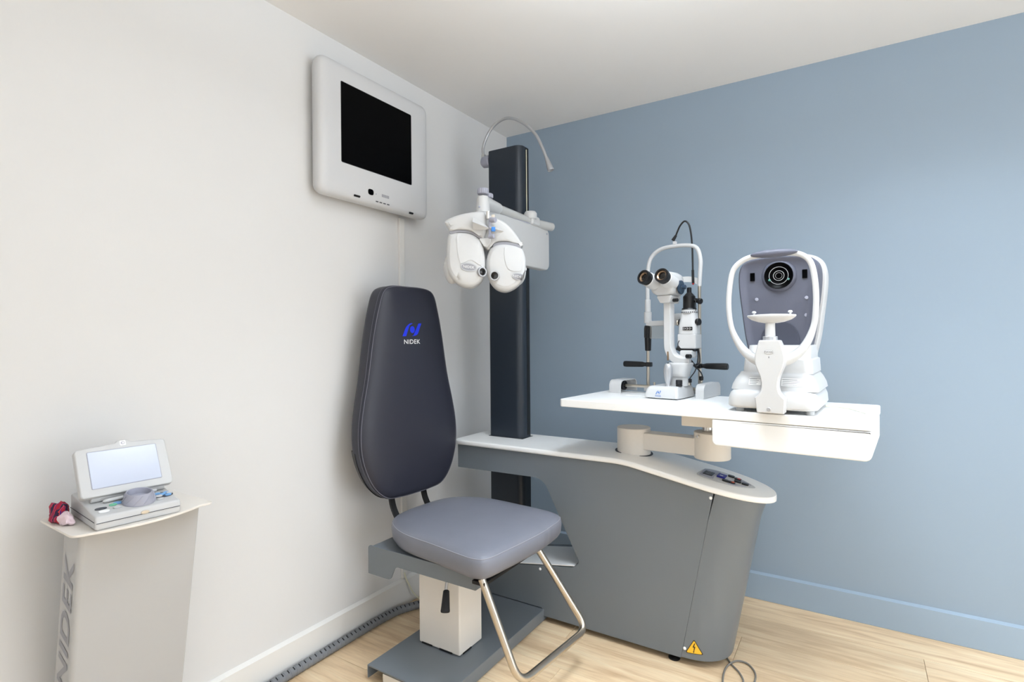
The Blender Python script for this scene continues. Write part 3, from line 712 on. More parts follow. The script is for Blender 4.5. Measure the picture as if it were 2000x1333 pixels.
# joystick
bm = B(); n = 48; rings = []
for r, z in ((.012, 0), (.0085, .006), (.0085, .012), (.0115, .022), (.0155, .042), (.017, .058), (.0165, .072), (.015, .08), (.0135, .083), (.012, .088), (.007, .091), (.002, .0915)):
    rb = .04 if .02 < z < .075 else 0
    rings.append([(r * (1 + rb * math.cos(12 * 2 * math.pi * j / n)) * math.cos(2 * math.pi * j / n), r * (1 + rb * math.cos(12 * 2 * math.pi * j / n)) * math.sin(2 * math.pi * j / n), z) for j in range(n)])
loft(bm, rings, True, False, T(.014, -.045, .047) @ RX(3) @ RY(2)); joy = part('joystick', bm, M_SILVER, SL, smooth=60)
bm = B(); cyl(bm, (.0165, -.05, .137), (.0165, -.05, .1405), .004); part('joystick_button', bm, M_HOSED, joy)
bm = B(); cyl(bm, (-.045, -.04, .048), (-.045, -.04, .058), .004); cyl(bm, (-.045, -.04, .057), (-.045, -.04, .061), .0055); part('lock_pin', bm, M_STEEL, SL)
bm = B(); cyl(bm, (.052, -.03, .049), (.052, -.03, .056), .012); cyl(bm, (.052, -.03, .056), (.052, -.03, .074), .0125); part('lock_knob', bm, M_HOSED, SL)
bm = B(); cyl(bm, (.06, .045, .049), (.06, .045, .06), .009); k2 = part('cable_socket', bm, M_STEEL, SL)
bm = B(); cyl(bm, (.06, .045, .06), (.06, .045, .074), .011); part('socket_knob', bm, M_HOSED, k2)
# swivel column
bm = B(); lathe(bm, [(.032, .047), (.034, .05), (.033, .085), (.0335, .0855)], 36, T(.032, .02, 0)); part('column_neck', bm, M_PLAST, SL)
bm = B(); rings = []
for z, hx, hy, ox in ((.083, .034, .036, .032), (.086, .037, .038, .032), (.10, .038, .039, .032), (.115, .041, .04, .034), (.13, .045, .042, .037), (.136, .045, .042, .038), (.139, .041, .039, .038)):
    rings.append([(p[0] + ox, p[1] + .02, z) for p in superell(hx, hy, 3, 36)])
loft(bm, rings, True); part('swivel_column', bm, M_PLAST, SL, smooth=60)
# microscope arm (flat bar bent like a J)
pr = [(a * .019, b * .0155) for a, b in ((-1, -.8), (-.8, -1), (.8, -1), (1, -.8), (1, .8), (.8, 1), (-.8, 1), (-1, .8))]
bm = B(); tube(bm, [(.0, -.002, .375), (.0, -.002, .30), (.0, -.002, .215), (.004, .0, .185), (.018, .004, .160), (.045, .01, .148), (.078, .016, .146)], 1, prof=pr, k=6); part('microscope_arm', bm, M_PLAST, SL, smooth=50)
bm = B(); box(bm, (.002, -.018, .165), (.006, .004, .035), .001, 1, T(0, 0, 0)); part('arm_slot', bm, M_BRONZE, SL)
bm = B(); cyl(bm, (.074, -.012, .165), (.094, -.018, .165), .0085); part('arm_knob', bm, M_BLACK, SL)
# microscope body
bm = B(); rings = []
for v, hx, hz, cz in ((-.052, .040, .036, .446), (-.046, .047, .043, .447), (-.02, .049, .048, .447), (.03, .047, .05, .446), (.062, .042, .047, .446), (.070, .036, .040, .446)):
    rings.append([(p[0] - .008, v, p[1] + cz) for p in superell(hx, hz, 3.2, 36)])
loft(bm, rings, True); part('microscope_body', bm, M_PLAST, SL, smooth=60)
bm = B(); prism(bm, fillet([(-.038, .402), (.03, .402), (.018, .372), (-.02, .372)], .006, 3), -.04, .05, 'xz', .004); part('body_mount', bm, M_PLAST, SL)
bm = B(); cyl(bm, (.026, -.02, .382), (.046, -.024, .382), .007); part('mount_knob', bm, M_BLACK, SL)
for ex in (-.052, .018):
    bx = -.008 + (ex + .017) * .80
    bm = B(); cyl(bm, (bx, -.02, .447), (ex, -.082, .466), .0315, .0285, 28, .004); ey = part('eyepiece_tube', bm, M_PLAST, SL)
    dd = Vector((ex - bx, -.062, .019)).normalized(); p0 = Vector((ex, -.082, .466))
    bm = B(); lathe(bm, [(.0255, -.004), (.0262, .0), (.0262, .006), (.025, .0075), (.0275, .010), (.0280, .024), (.0270, .027), (.0205, .027), (.0195, .018), (.0185, .017)], 36, aim(p0, dd), cap=False); ec = part('eyecup', bm, M_BLACK, ey)
    bm = B(); lathe(bm, [(.0195, .0205), (.0192, .022), (.0145, .0195), (.014, .017)], 32, aim(p0, dd), cap=False); part('eyepiece_ring', bm, M_BRONZE, ec)
    bm = B(); lathe(bm, [(.0145, .010), (.0145, .017), (.01, .0185), (.001, .019)], 28, aim(p0, dd)); part('eyepiece_lens', bm, M_LENS, ec)
# magnification dial on the right
bm = B(); cyl(bm, (.038, .0, .432), (.060, .0, .432), .008); ml = part('dial_shaft', bm, M_STEEL, SL)
bm = B(); cyl(bm, (.044, .0, .432), (.053, .0, .432), .027, n=32); cyl(bm, (.053, 0, .432), (.068, 0, .432), .009); part('magnification_dial', bm, mat('dark_blue_plastic', (38, 58, 78), .4), ml)
# illumination tower
bm = B(); box(bm, (.061, .05, .222), (.074, .062, .058), .005, 3); tw = part('lamp_housing', bm, M_PLAST, SL)
bm = B(); rings = []
for z, h in ((.250, .036), (.253, .0375), (.285, .0365), (.315, .030), (.333, .028)):
    rings.append([(p[0] + .061, p[1] + .05, z) for p in superell(h, h * .85, 4, 32)])
loft(bm, rings, True); part('tower_cover', bm, M_PLAST, SL, smooth=50)
bm = B(); lathe(bm, [(.028, .332), (.030, .333), (.030, .345), (.028, .346)], 36, T(.061, .05, 0)); dl = part('filter_dial', bm, M_PLAST, SL)
for i in range(24):
    a = 2 * math.pi * i / 24; bm = B(); box(bm, (.0302, 0, .336), (.0012, .004, .004), 0, 1, T(.061, .05, 0) @ RZ(math.degrees(a))); part('dial_mark', bm, M_DARKL, dl)
bm = B(); lathe(bm, [(.027, .346), (.029, .348), (.027, .352), (.0235, .353), (.0235, .398), (.020, .402), (.011, .412), (.009, .414), (.009, .432), (.007, .434)], 32, T(.061, .05, 0)); lc = part('lamp_cap', bm, M_BLACK, SL)
bm = B(); cyl(bm, (.082, .05, .383), (.106, .042, .378), .009, .009); cyl(bm, (.104, .042, .378), (.113, .038, .376), .012, .011); part('side_lever', bm, M_BLACK, lc)
for sx, c in ((-1, M_STEEL), (1, M_BLACK)):
    bm = B(); cyl(bm, (.061 + sx * .034, .04, .297), (.061 + sx * .046, .036, .297), .0135, n=28); kk = part('slit_width_knob', bm, c, SL)
    if sx < 0:
        bm = B(); cyl(bm, (.061 - .034, .038, .297), (.061 - .036 + .008, .036, .297), .0142); part('knob_ring', bm, M_BLACK, kk)
bm = B(); box(bm, (.067, .0172, .272), (.038, .004, .013), .001); wn = part('scale_window', bm, M_BLACK, SL)
for i, xx in enumerate((.053, .059, .066, .0705, .077, .082)):
    bm = B(); box(bm, (xx, .0148, .272), (.0015, .0006, .009 if i % 2 == 0 else .005), 0, 1); part('scale_mark', bm, M_WHITEL, wn)
bm = B(); box(bm, (.061, .05, .188), (.055, .05, .01), .002); part('tower_foot', bm, M_BLACK, SL)
bm = B(); box(bm, (.062, .035, .172), (.05, .05, .03), .006); part('tower_arm', bm, M_PLAST, SL)
bm = B(); cyl(bm, (.022, .02, .198), (.036, .03, .19), .010); part('mirror_knob', bm, M_BLACK, SL)
bm = B(); tube(bm, [(.027, .02, .2), (.029, .015, .215), (.036, .012, .225)], .0014, 6); part('mirror_lever', bm, M_BLACK, SL)
# chin-rest frame
FV = .14
bm = B(); cyl(bm, (-.160, FV, .03), (-.160, FV, .40), .0068, n=16); part('post', bm, M_STEEL, SL)
bm = B(); cyl(bm, (.067, FV, .03), (.067, FV, .46), .0068, n=16); part('post', bm, M_STEEL, SL)
bm = B(); tube(bm, [(-.160, FV, .39), (-.160, FV, .46), (-.157, FV, .535), (-.142, FV, .582), (-.10, FV, .612), (-.036, FV, .619), (.03, FV, .614), (.060, FV, .596), (.072, FV, .55), (.070, FV, .50), (.067, FV, .445)], .0085, 14, 8); part('headrest_arch', bm, M_PLAST, SL, smooth=60)
bm = B(); tube(bm, [(-.157, FV, .468), (-.11, FV + .03, .478), (-.045, FV + .045, .482), (.02, FV + .03, .478), (.068, FV, .462)], 1, prof=[(-.003, -.0115), (.003, -.0115), (.003, .0115), (-.003, .0115)], k=8); part('forehead_band', bm, M_WHITE, SL)
bm = B(); cyl(bm, (-.160, FV, .300), (-.160, FV, .348), .0165); cyl(bm, (-.160, FV, .348), (-.160, FV, .402), .0125); part('post_sleeve', bm, M_PLAST, SL)
bm = B(); box(bm, (-.085, FV, .298), (.16, .024, .022), .004); ch = part('chin_bar', bm, M_PLAST, SL)
bm = B(); ellipsoid(bm, (-.02, FV - .005, .318), (.042, .03, .02)); part('chin_cup', bm, M_PLAST, ch)
bm = B(); n = 60; rings = []
for r, z in ((.012, .236), (.0155, .238), (.0155, .276), (.0135, .288), (.01, .29)):
    rings.append([(-.160 + r * (1 + (.06 if j % 4 < 2 else -.04)) * math.cos(2 * math.pi * j / n), FV + r * (1 + (.06 if j % 4 < 2 else -.04)) * math.sin(2 * math.pi * j / n), z) for j in range(n)])
loft(bm, rings, True); hk = part('height_knob', bm, M_BLACK, SL)
bm = B(); lathe(bm, [(.010, .180), (.0125, .182), (.0145, .230), (.0145, .237)], 28, T(-.160, FV, 0)); part('knob_sleeve', bm, M_BLACK, hk)
bm = B(); box(bm, (-.115, FV - .006, .262), (.075, .003, .06), .001); part('shield', bm, M_GLASS, SL)
for s, x0, x1 in ((-1, -.156, -.276), (1, .064, .180)):
    bm = B(); box(bm, (x0, FV, .121), (.024, .026, .02), .004); hd = part('handle_clamp', bm, M_BLACK, SL)
    bm = B(); L = abs(x1 - x0); lathe(bm, [(.008, .01), (.0085, .02), (.0115, .03), (.0125, .06), (.0135, L - .012), (.0125, L - .002), (.009, L)], 20, aim((x0, FV, .121), (s, 0, .0)))
    part('handle', bm, M_BLACK, hd)
bm = B(); box(bm, (-.045, FV, .018), (.26, .026, .024), .003); part('frame_bar', bm, M_PLAST, SL)
# rail with wheels and end covers
bm = B(); cyl(bm, (-.262, .092, .03), (.10, .092, .03), .0065, n=16); part('axle', bm, M_STEEL, SL)
for s in (-1, 1):
    xw = -.252 if s < 0 else .098
    bm = B(); lathe(bm, [(.019, 0), (.021, .002), (.021, .012), (.015, .013), (.014, .010), (.006, .010)], 28, aim((xw - s * .0 - .006, .092, .03), (1, 0, 0))); wh = part('wheel', bm, M_HOSED, SL)
    for i in range(5):
        a = 2 * math.pi * i / 5; bm = B(); box(bm, (.008, .0095 * math.cos(a), .0095 * math.sin(a)), (.005, .004, .004), .0008, 1, T(xw, .092, .03)); part('wheel_tooth', bm, M_BLACK, wh)
# open-fronted left cover: top shell bent over, right cover solid
bm = B(); outer = fillet([(.035, .0005), (.035, .056), (.185, .056), (.185, .0005)], [0, .03, .03, 0], 6)
prism(bm, outer, -.292, -.286, 'yz', .001)
sh = fillet([(.035, .0005), (.035, .056), (.185, .056), (.185, .0005), (.181, .0005), (.181, .052), (.039, .052), (.039, .0005)], [0, .03, .03, 0, 0, .027, .027, 0], 6)
prism(bm, sh, -.286, -.236, 'yz', .0008); part('rail_cover', bm, M_PLAST, SL)
bm = B(); prism(bm, fillet([(.022, .0005), (.022, .056), (.205, .056), (.205, .0005)], [0, .03, .032, 0], 6), .094, .128, 'yz', .003); part('rail_cover', bm, M_PLAST, SL)
bm = B(); cyl(bm, (.088, .10, .056), (.088, .10, .066), .006); sk = part('cable_plug', bm, M_STEEL, SL)
bm = B(); cyl(bm, (.088, .10, .066), (.088, .10, .082), .0085); part('plug_cap', bm, M_BLACK, sk)
# fixation lamp on a black gooseneck
bm = B(); box(bm, (-.036, FV, .632), (.014, .016, .014), .003); fl = part('lamp_clip', bm, M_PLAST, SL)
bm = B(); cyl(bm, (-.045, FV, .643), (-.030, FV, .664), .0075, .005); part('lamp_socket', bm, M_BLACK, fl)
bm = B(); tube(bm, [(-.036, FV, .650), (-.026, FV, .675), (-.012, FV, .702), (.007, FV, .717), (.024, FV, .702), (.033, FV, .665), (.038, FV, .61), (.0395, FV, .55), (.040, FV, .512)], .0036, 10, 8); part('fixation_gooseneck', bm, M_BLACK, SL)
bm = B(); cyl(bm, (.040, FV, .514), (.041, FV, .458), .0052, n=14); fx = part('fixation_lamp', bm, M_BLACK, SL)
bm = B(); ellipsoid(bm, (.041, FV, .457), (.0045, .0045, .005), 12, 8); part('lamp_tip', bm, M_RED, fx)
# black cables by the tower
bm = B(); tube(bm, [(.092, .06, .192), (.096, .062, .17), (.098, .06, .14), (.088, .05, .125), (.072, .045, .145), (.066, .04, .152), (.078, .04, .13), (.098, .06, .105), (.096, .09, .085), (.088, .10, .078)], .0026, 8, 8); part('cable', bm, M_BLACK, SL)
bm = B(); tube(bm, [(.09, .06, .19), (.092, .055, .15), (.085, .05, .11), (.07, .047, .085), (.061, .045, .072)], .0022, 8, 8); part('cable', bm, M_BLACK, SL)
bm = B(); tube(bm, [(.09, .035, .385), (.096, .03, .36), (.095, .028, .34)], .0012, 6, 6); part('cable', bm, M_BLACK, SL)

# ------------------------------------------------------------------ autorefractor
AR = thing('autorefractor', 'white and slate grey autorefractor with round lens and chin rest on the swing table', 'instrument', (1.535, -.72, .97), -3)
bm = B(); rings = []
for ins, z in ((.012, .012), (.004, .014), (0, .02), (.002, .045), (.007, .060), (.014, .067), (.024, .070)):
    rings.append([(p[0], p[1], z) for p in fillet([(-.136 + ins, -.155 + ins), (.124 - ins, -.155 + ins), (.124 - ins, .19 - ins), (-.136 + ins, .19 - ins)], .035, 7)])
loft(bm, rings, True); part('base', bm, M_PLAST, AR, smooth=50)
for fx_ in (-.10, .10):
    for fy in (-.12, .15):
        bm = B(); cyl(bm, (fx_, fy, 0), (fx_, fy, .013), .012); part('foot', bm, M_GREYP, AR)
bm = B(); rings = []
for z, hx, y0, y1, r in ((.066, .118, -.12, .17, .03), (.069, .127, -.130, .18, .032), (.085, .124, -.125, .178, .032), (.105, .115, -.115, .17, .03), (.118, .106, -.10, .165, .028), (.124, .103, -.097, .162, .026)):
    rings.append([(p[0] - .004, p[1], z) for p in fillet([(-hx, y0), (hx, y0), (hx, y1), (-hx, y1)], r, 6)])
loft(bm, rings, True); mid_bm = bm.copy(); md = part('stage', bm, M_GREYP, AR, smooth=50)
bm = B(); rings = []
for z, hx, y0 in ((.122, .102, -.095), (.15, .100, -.09), (.165, .099, -.088), (.168, .093, -.07), (.21, .092, -.05)):
    rings.append([(p[0] + .002, p[1], z) for p in fillet([(-hx, y0), (hx, y0), (hx, .16), (-hx, .16)], .025, 6)])
loft(bm, rings, True); part('neck', bm, M_PLAST, AR, smooth=50)
Mf2 = T(0, -.4, 0) @ Matrix(((1, 0, 0, 0), (0, 0, -1, 0), (0, 1, 0, 0), (0, 0, 0, 1)))
for cx, wd in ((.055, .034), (-.055, .018)):
    d = B(); flat(d, [(cx - wd, .085), (cx + wd, .085), (cx + wd, .108), (cx - wd, .108)], Mf2); onto(d, mid_bm, (0, 1, 0), .0008, 2); lb = part('rating_label', d, M_WHITE, md)
    for i in range(4):
        d = B(); flat(d, [(cx - wd * .9, .088 + i * .005), (cx + wd * (.3 + .15 * (i % 3)), .088 + i * .005), (cx + wd * (.3 + .15 * (i % 3)), .0895 + i * .005), (cx - wd * .9, .0895 + i * .005)], Mf2); onto(d, mid_bm, (0, 1, 0), .0014, 1); part('label_line', d, M_GREYL, lb)
# measuring head: grey front shell with shallow dish, white rear shell
def hhalf(w): # half width by height
    pts = [(.19, .098), (.25, .103), (.33, .114), (.41, .124), (.46, .124), (.49, .112), (.505, .09)]
    for (a, b), (c, d_) in zip(pts, pts[1:]):
        if a <= w <= c: return b + (d_ - b) * (w - a) / (c - a)
    return pts[0][1] if w < .19 else pts[-1][1]
hp = [(.092, .188), (.103, .24), (.113, .32), (.122, .40), (.123, .455), (.112, .487), (.085, .503), (.04, .509), (0, .510)]
ho = catmull([(a, b, 0) for a, b in hp] + [(-a, b, 0) for a, b in hp[-2::-1]], 5)
ho = fillet([(p.x, p.y) for p in ho], 0)
hd_c = -.012
def hring(ins, v, sc=1.0):
    o = ho if area2(ho) > 0 else ho[::-1]
    return [(p[0] + hd_c, v, p[1]) for p in inset(o, ins)]
bm = B(); loft(bm, [hring(.03, .030), hring(.014, .018), hring(.006, .016), hring(.0015, .021), hring(0, .035), hring(-.001, .085), hring(-.002, .105)], True)
hf_bm = bm.copy(); hf = part('head_front', bm, M_ARGREY, AR, smooth=40, label='slate grey front shell')
bm = B(); loft(bm, [hring(.01, .098), hring(-.008, .100), hring(-.013, .108), hring(-.014, .14), hring(-.010, .20), hring(.0, .235), hring(.02, .25)], True); part('head_rear', bm, M_GREYP, AR, smooth=50, label='pale grey rear shell')
# lens bezel and rings
LX, LZ = -.008, .443
bm = B(); lathe(bm, [(.056, -.004), (.052, .006), (.046, .010), (.0445, .010)], 48, aim((LX, .030, LZ), (0, -1, 0)), cap=False); part('lens_surround', bm, M_ARGREY, hf)
bm = B(); lathe(bm, [(.044, 0), (.0445, .013), (.043, .016), (.038, .014), (.030, .008), (.022, .006), (.012, .004), (.001, .004)], 48, aim((LX, .032, LZ), (0, -1, 0))); lz = part('lens', bm, M_BLACKG, AR, label='round black lens')
for r0, r1, dd in ((.0285, .030, .0115), (.0155, .0172, .0095), (.0098, .0105, .0088)):
    bm = B(); lathe(bm, [(r0, dd - .004), (r0, dd), (r1, dd), (r1, dd - .004)], 48, aim((LX, .032, LZ), (0, -1, 0)), closed=True); part('lens_ring', bm, M_SILVER, lz)
for sx in (-.028, .03):
    bm = B(); cyl(bm, (LX + sx, .025, LZ - .014), (LX + sx, .018, LZ - .014), .004); part('led', bm, mat('dim_green_led', (90, 140, 130), .2), lz)
for cx in (-.091, .069):
    bm = B(); box(bm, (cx, .0285, .444), (.0145, .008, .028), .001); part('sensor_window', bm, M_BLACKG, hf)
for cx, cz in ((-.078, .366), (.074, .365), (.073, .308), (-.078, .308)):
    bm = B(); cyl(bm, (cx, .0315, cz), (cx, .0265, cz), .006); part('screw_cap', bm, M_GREYK, hf)
bm = B(); prism(bm, superell(.060, .075, 2.2, 36, -.005, .215), .022, .034, 'xz', .003); part('chin_recess', bm, M_ARDARK, hf)
# head-rest arch
AV = -.12
bm = B()
ap = [(-.022, AV - .02, .160), (-.058, AV - .014, .172), (-.094, AV - .004, .203), (-.124, AV, .262), (-.134, AV, .335), (-.130, AV, .405), (-.118, AV, .458), (-.085, AV, .487), (-.04, AV, .497), (.0, AV, .499), (.04, AV, .497), (.078, AV, .488), (.103, AV, .462), (.114, AV, .41), (.117, AV, .338), (.110, AV, .268), (.086, AV - .004, .208), (.052, AV - .014, .174), (.014, AV - .02, .160)]
def ar_r(t):
    e = min(t, 1 - t); return .0085 + (.012 * max(0, (.17 - e) / .17)) + .003 * max(0, 1 - abs(t - .5) / .08)
tube(bm, ap, ar_r, 16, 6); part('headrest_arch', bm, M_PLAST, AR, smooth=60)
bm = B(); ellipsoid(bm, (.002, AV - .009, .498), (.068, .012, .013), 32, 12); part('forehead_pad', bm, M_ARGREY, AR)
# bracket plate
bo2 = [(-.033, .228), (.024, .228), (.029, .215), (.034, .196), (.0375, .18), (.0375, .163), (.034, .147), (.028, .132), (.022, .116), (.019, .10), (.0185, .085), (.022, .070), (.029, .060), (.038, .052), (.036, .006), (-.040, .006), (-.046, .052), (-.037, .060), (-.030, .070), (-.0265, .085), (-.027, .10), (-.030, .116), (-.036, .132), (-.042, .147), (-.0455, .163), (-.0455, .18), (-.042, .196), (-.037, .215)]
bo2 = [tuple(p) for p in fillet(bo2, [.004, .004] + [0] * 11 + [.003, .004, .004, .003] + [0] * 11, 3)]
bm = B(); prism(bm, bo2, -.195, -.150, 'xz', .0035, T(.004, 0, -.0002)); pl_bm = bm.copy()
pl = part('chin_bracket', bm, M_PLAST, AR, smooth=50)
bm = B(); box(bm, (.0, -.135, .195), (.05, .05, .03), .008); part('bracket_joint', bm, M_PLAST, pl)
d = B(); flat(d, superell(.0125, .006, 2.3, 28, -.001, .192), Mf2); onto(d, pl_bm, (0, 1, 0), .0008); bd = part('badge', d, M_GREYL, pl)
d = B(); flat(d, superell(.0118, .0053, 2.3, 28, -.001, .192), Mf2); onto(d, pl_bm, (0, 1, 0), .0012); part('badge_face', d, M_WHITE, bd)
d = text_bm('NIDEK', .0075, 0, .015); d.transform(Mf2 @ T(-.001, .192, 0)); onto(d, pl_bm, (0, 1, 0), .0018); part('lettering', d, M_DARKL, bd)
d = B(); flat(d, superell(.001, .003, 2, 10, -.001, .176), Mf2); onto(d, pl_bm, (0, 1, 0), .0008); part('type_mark', d, M_DARKL, pl)
bm = B(); cyl(bm, (-.002, -.194, .018), (-.002, -.1965, .018), .006); part('screw', bm, M_SILVER, pl)
# chin rest
bm = B(); cyl(bm, (-.002, -.165, .20), (-.002, -.165, .290), .0155, .0135, 24); part('chin_stem', bm, M_PLAST, AR)
bm = B(); cyl(bm, (-.002, -.165, .224), (-.002, -.165, .240), .021, n=28); part('stem_collar', bm, M_SILVER, AR)
bm = B(); rings = []
for z, a, b_ in ((.280, .018, .014), (.283, .036, .018), (.290, .056, .022), (.298, .067, .025), (.302, .0695, .026), (.3045, .068, .025)):
    rings.append([(p[0] + .001, p[1] - .165, z + (.0 if z < .3 else .003 * (1 - (p[0] / .07) ** 2))) for p in superell(a, b_, 2.3, 36)])
rings.append([(p[0] + .001, p[1] - .165, .3075) for p in superell(.03, .012, 2.3, 36)])
loft(bm, rings, True); cr = part('chin_rest', bm, M_PLAST, AR, smooth=60)
for sx in (-.050, .052):
    bm = B(); lathe(bm, [(.003, .30), (.003, .311), (.0062, .312), (.0066, .315), (.004, .318), (.001, .3185)], 16, T(sx, -.155, 0)); part('paper_pin', bm, M_PLAST, cr)

# cable and clips on the table, right of the autorefractor
bm = B(); tube(bm, [(1.66, -.63, .976), (1.70, -.62, .9745), (1.735, -.66, .9745), (1.765, -.73, .9745), (1.78, -.76, .973)], .0032, 8, 8)
o = part('power_cord', bm, M_CORDW); o['label'] = 'cream cable lying on the white table beside the autorefractor'; o['category'] = 'cable'
for p in ((1.783, -.765), (1.765, -.60)):
    bm = B(); ellipsoid(bm, (0, 0, .0), (.016, .013, .0055), 16, 8)
    bmesh.ops.bisect_plane(bm, geom=bm.verts[:] + bm.edges[:] + bm.faces[:], plane_co=(0, 0, 0), plane_no=(0, 0, -1), clear_outer=True)
    o = part('cable_clip', bm, M_WHITE); o.location = (p[0], p[1], .9702); o['category'] = 'clip'; o['group'] = 'cable clips on the table'
    o['label'] = 'small white cable clip at the end of the cream cable' if p[1] < -.7 else 'small white cable clip near the rear corner of the white table'

# ------------------------------------------------------------------ console stand and console
KS = thing('console_stand', 'slim white leaning floor stand with curved top plate and side lettering', 'stand', (.2, -2.09, 0))
KZ = .78
def kx(z): return -.19 * (KZ - z)   # lean towards the wall
bm = B(); V = []
y0, y1 = -2.198, -1.930
for z in (.0, KZ - .006):
    V.append([(.158 + kx(z), y0, z), (.262 + kx(z), y0, z), (.262 + kx(z), y1, z), (.158 + kx(z), y1, z)])
rr = []
for z in (0, .3, .6, KZ - .006):
    f2 = fillet([(.158, y0), (.246, y0), (.246, y1), (.158, y1)], [.003, .012, .003, .003], 5)
    rr.append([(p[0] + kx(z), p[1], z) for p in f2])
loft(bm, rr, True); kbm = bm.copy(); kb = part('pedestal', bm, M_KIOSK, KS, W=True)
tp = fillet([(.075, -2.222), (.283, -2.228)] + [(.283 + .040 * math.sin(math.pi * t / 10), -2.228 + .306 * t / 10) for t in range(1, 10)] + [(.300, -1.922), (.075, -1.922)], [.012, .02] + [0] * 9 + [.012, .012], 5)
bm = B(); prism(bm, tp, KZ - .006, KZ, 'xy', .0015); part('top_plate', bm, M_CREAM, KS, W=True)
bm = B(); prism(bm, fillet([(.008, -2.215), (.24, -2.215), (.24, -1.92), (.008, -1.92)], .02, 5), .0, .01, 'xy', .002); part('foot_plate', bm, M_KIOSK, KS, W=True)
d = text_bm('NIDEK', .102, .28, .022)
ks = Matrix.Identity(4)
# letters read upwards on the side that faces -y
d.transform(Matrix.Diagonal((1.03, .72, 1, 1)))
d.transform(Matrix(((0, -1, 0, 0), (0, 0, -1, -2.3), (1, 0, 0, .527), (0, 0, 0, 1))))
for v in d.verts: v.co.x += .203 + kx(v.co.z)
onto(d, kbm, (0, 1, 0), .0008); part('lettering', d, M_GREYL, kb, W=True, label='grey lettering running up the side')

CO = thing('control_console', 'pale grey examination console with tilted screen, reflection painted in, and dial on the stand', 'console', (.205, -2.09, KZ), -6)
# local: x towards the room, y along the screen
bm = B(); rings = []
pf = [(.098, 0), (.101, .004), (.100, .026), (.094, .032), (.0, .045), (-.085, .054), (-.095, .05), (-.097, .004), (-.094, 0)]
for yy, ins in ((-.088, .004), (-.0865, .0015), (-.083, 0), (.083, 0), (.0865, .0015), (.088, .004)):
    q = inset(pf if area2(pf) > 0 else pf[::-1], ins); rings.append([(p[0], yy, p[1] + .001) for p in q])
loft(bm, rings, True); cbm = bm.copy(); cb = part('console_base', bm, M_GREYP, CO, smooth=40)
bm = B(); box(bm, (.1012, 0, .0165), (.0012, .172, .0012), 0, 1); box(bm, (.0, -.0884, .019), (.19, .0012, .0012), 0, 1); part('parting_line', bm, M_DARKL, cb)
bm = B(); lathe(bm, [(.001, 0), (.009, .0), (.009, .002), (.007, .003)], 20, aim((.1005, .01, .020), (1, 0, 0)), 1, .5); part('badge', bm, M_STEEL, cb)
def deck(name, yy, xx, bmf, m):
    bm = B(); bmf(bm); z = .033 + (.094 - xx) * .138; bm.transform(T(xx, yy, z) @ RY(7.9)); return part(name, bm, m, cb)
dn = deck('dial', .010, .060, lambda b: lathe(b, [(.034, 0), (.0345, .004), (.031, .014), (.0285, .024), (.027, .026), (.025, .025), (.023, .012), (.001, .011)], 40), M_GREYK)
for i in range(10):
    a = 2 * math.pi * i / 10
    bm = B(); tube(bm, [(.0345 * math.cos(a), .0345 * math.sin(a), .004), (.032 * math.cos(a + .3), .032 * math.sin(a + .3), .014), (.029 * math.cos(a + .6), .029 * math.sin(a + .6), .023)], .0012, 6, 4)
    bm.transform(T(.060, .010, .033 + .034 * .138) @ RY(7.9)); part('dial_ridge', bm, M_GREYK, dn)
ov = lambda a, b_, h=.003: (lambda bm: prism(bm, superell(a, b_, 2.2, 24), 0, h, 'xy', .001))
deck('mode_button', -.028, .044, ov(.007, .010), M_BTNB); deck('start_button', -.040, .050, ov(.0055, .008), M_BTNG)
deck('mode_button', -.036, .070, ov(.006, .009), M_GREYP); deck('display_strip', -.066, .058, ov(.0065, .012, .002), M_DARKL); deck('mode_button', -.065, .078, ov(.006, .011), M_WHITE)
deck('mode_button', .052, .074, ov(.005, .009), M_GREYP)
deck('button_field', .064, .050, ov(.017, .024, .0015), M_DARKL)
for dx, dy, m in ((-.008, -.009, M_BTNB), (-.006, .011, M_BTNB), (.008, -.010, M_PLAST), (.009, .010, M_BTNB), (.0, .0, M_BTNB), (-.001, .017, M_PLAST)):
    deck('lens_button', .064 + dy, .050 + dx, ov(.005, .0075, .0045), m)
# hinge and pen slot
bm = B(); cyl(bm, (.012, -.075, .054), (.012, .08, .054), .009, n=20); part('hinge', bm, M_GREYP, CO)
bm = B(); tube(bm, [(.030, -.055, .0475), (.028, -.03, .0485), (.022, .06, .049)], lambda t: .0015 + .003 * min(1, t * 5), 10, 4); part('stylus', bm, M_GREYP, CO)
bm = B(); box(bm, (-.05, -.0, .058), (.06, .12, .02), .006, 2, RY(-8)); part('printer_cover', bm, M_GREYP, CO)
# screen: hinged panel leaning back
SCM = T(.028, .0, .060) @ RY(-28)   # local z up along panel, x is outward normal
def srect(hy, z0, z1, r): return fillet([(-hy, z0), (hy, z0), (hy, z1), (-hy, z1)], r, 5)
top = [(-.097, .0), (.097, .0), (.097, .123), (.02, .128), (.014, .134), (-.008, .134), (-.014, .128), (-.097, .121)]
bm = B(); prism(bm, fillet(top, [.008, .008, .008, .004, .004, .004, .004, .008], 4), -.018, .004, 'yz', .004, SCM); sp = part('screen_housing', bm, M_GREYP, CO, smooth=45)
bm = B(); prism(bm, srect(.074, .018, .112, .003), .0035, .0048, 'yz', .0005, SCM); part('screen_rim', bm, M_GREYK, sp)
bm = B(); prism(bm, srect(.0725, .0195, .1105, .002), .0042, .0053, 'yz', .0004, SCM); part('screen', bm, M_SCREEN, sp, label='display with bright reflection painted in')
bm = B(); prism(bm, srect(.0065, .1185, .1315, .002), .0038, .0048, 'yz', .0003, SCM @ T(0, .003, 0)); bdg = part('badge', bm, M_WHITE, sp)
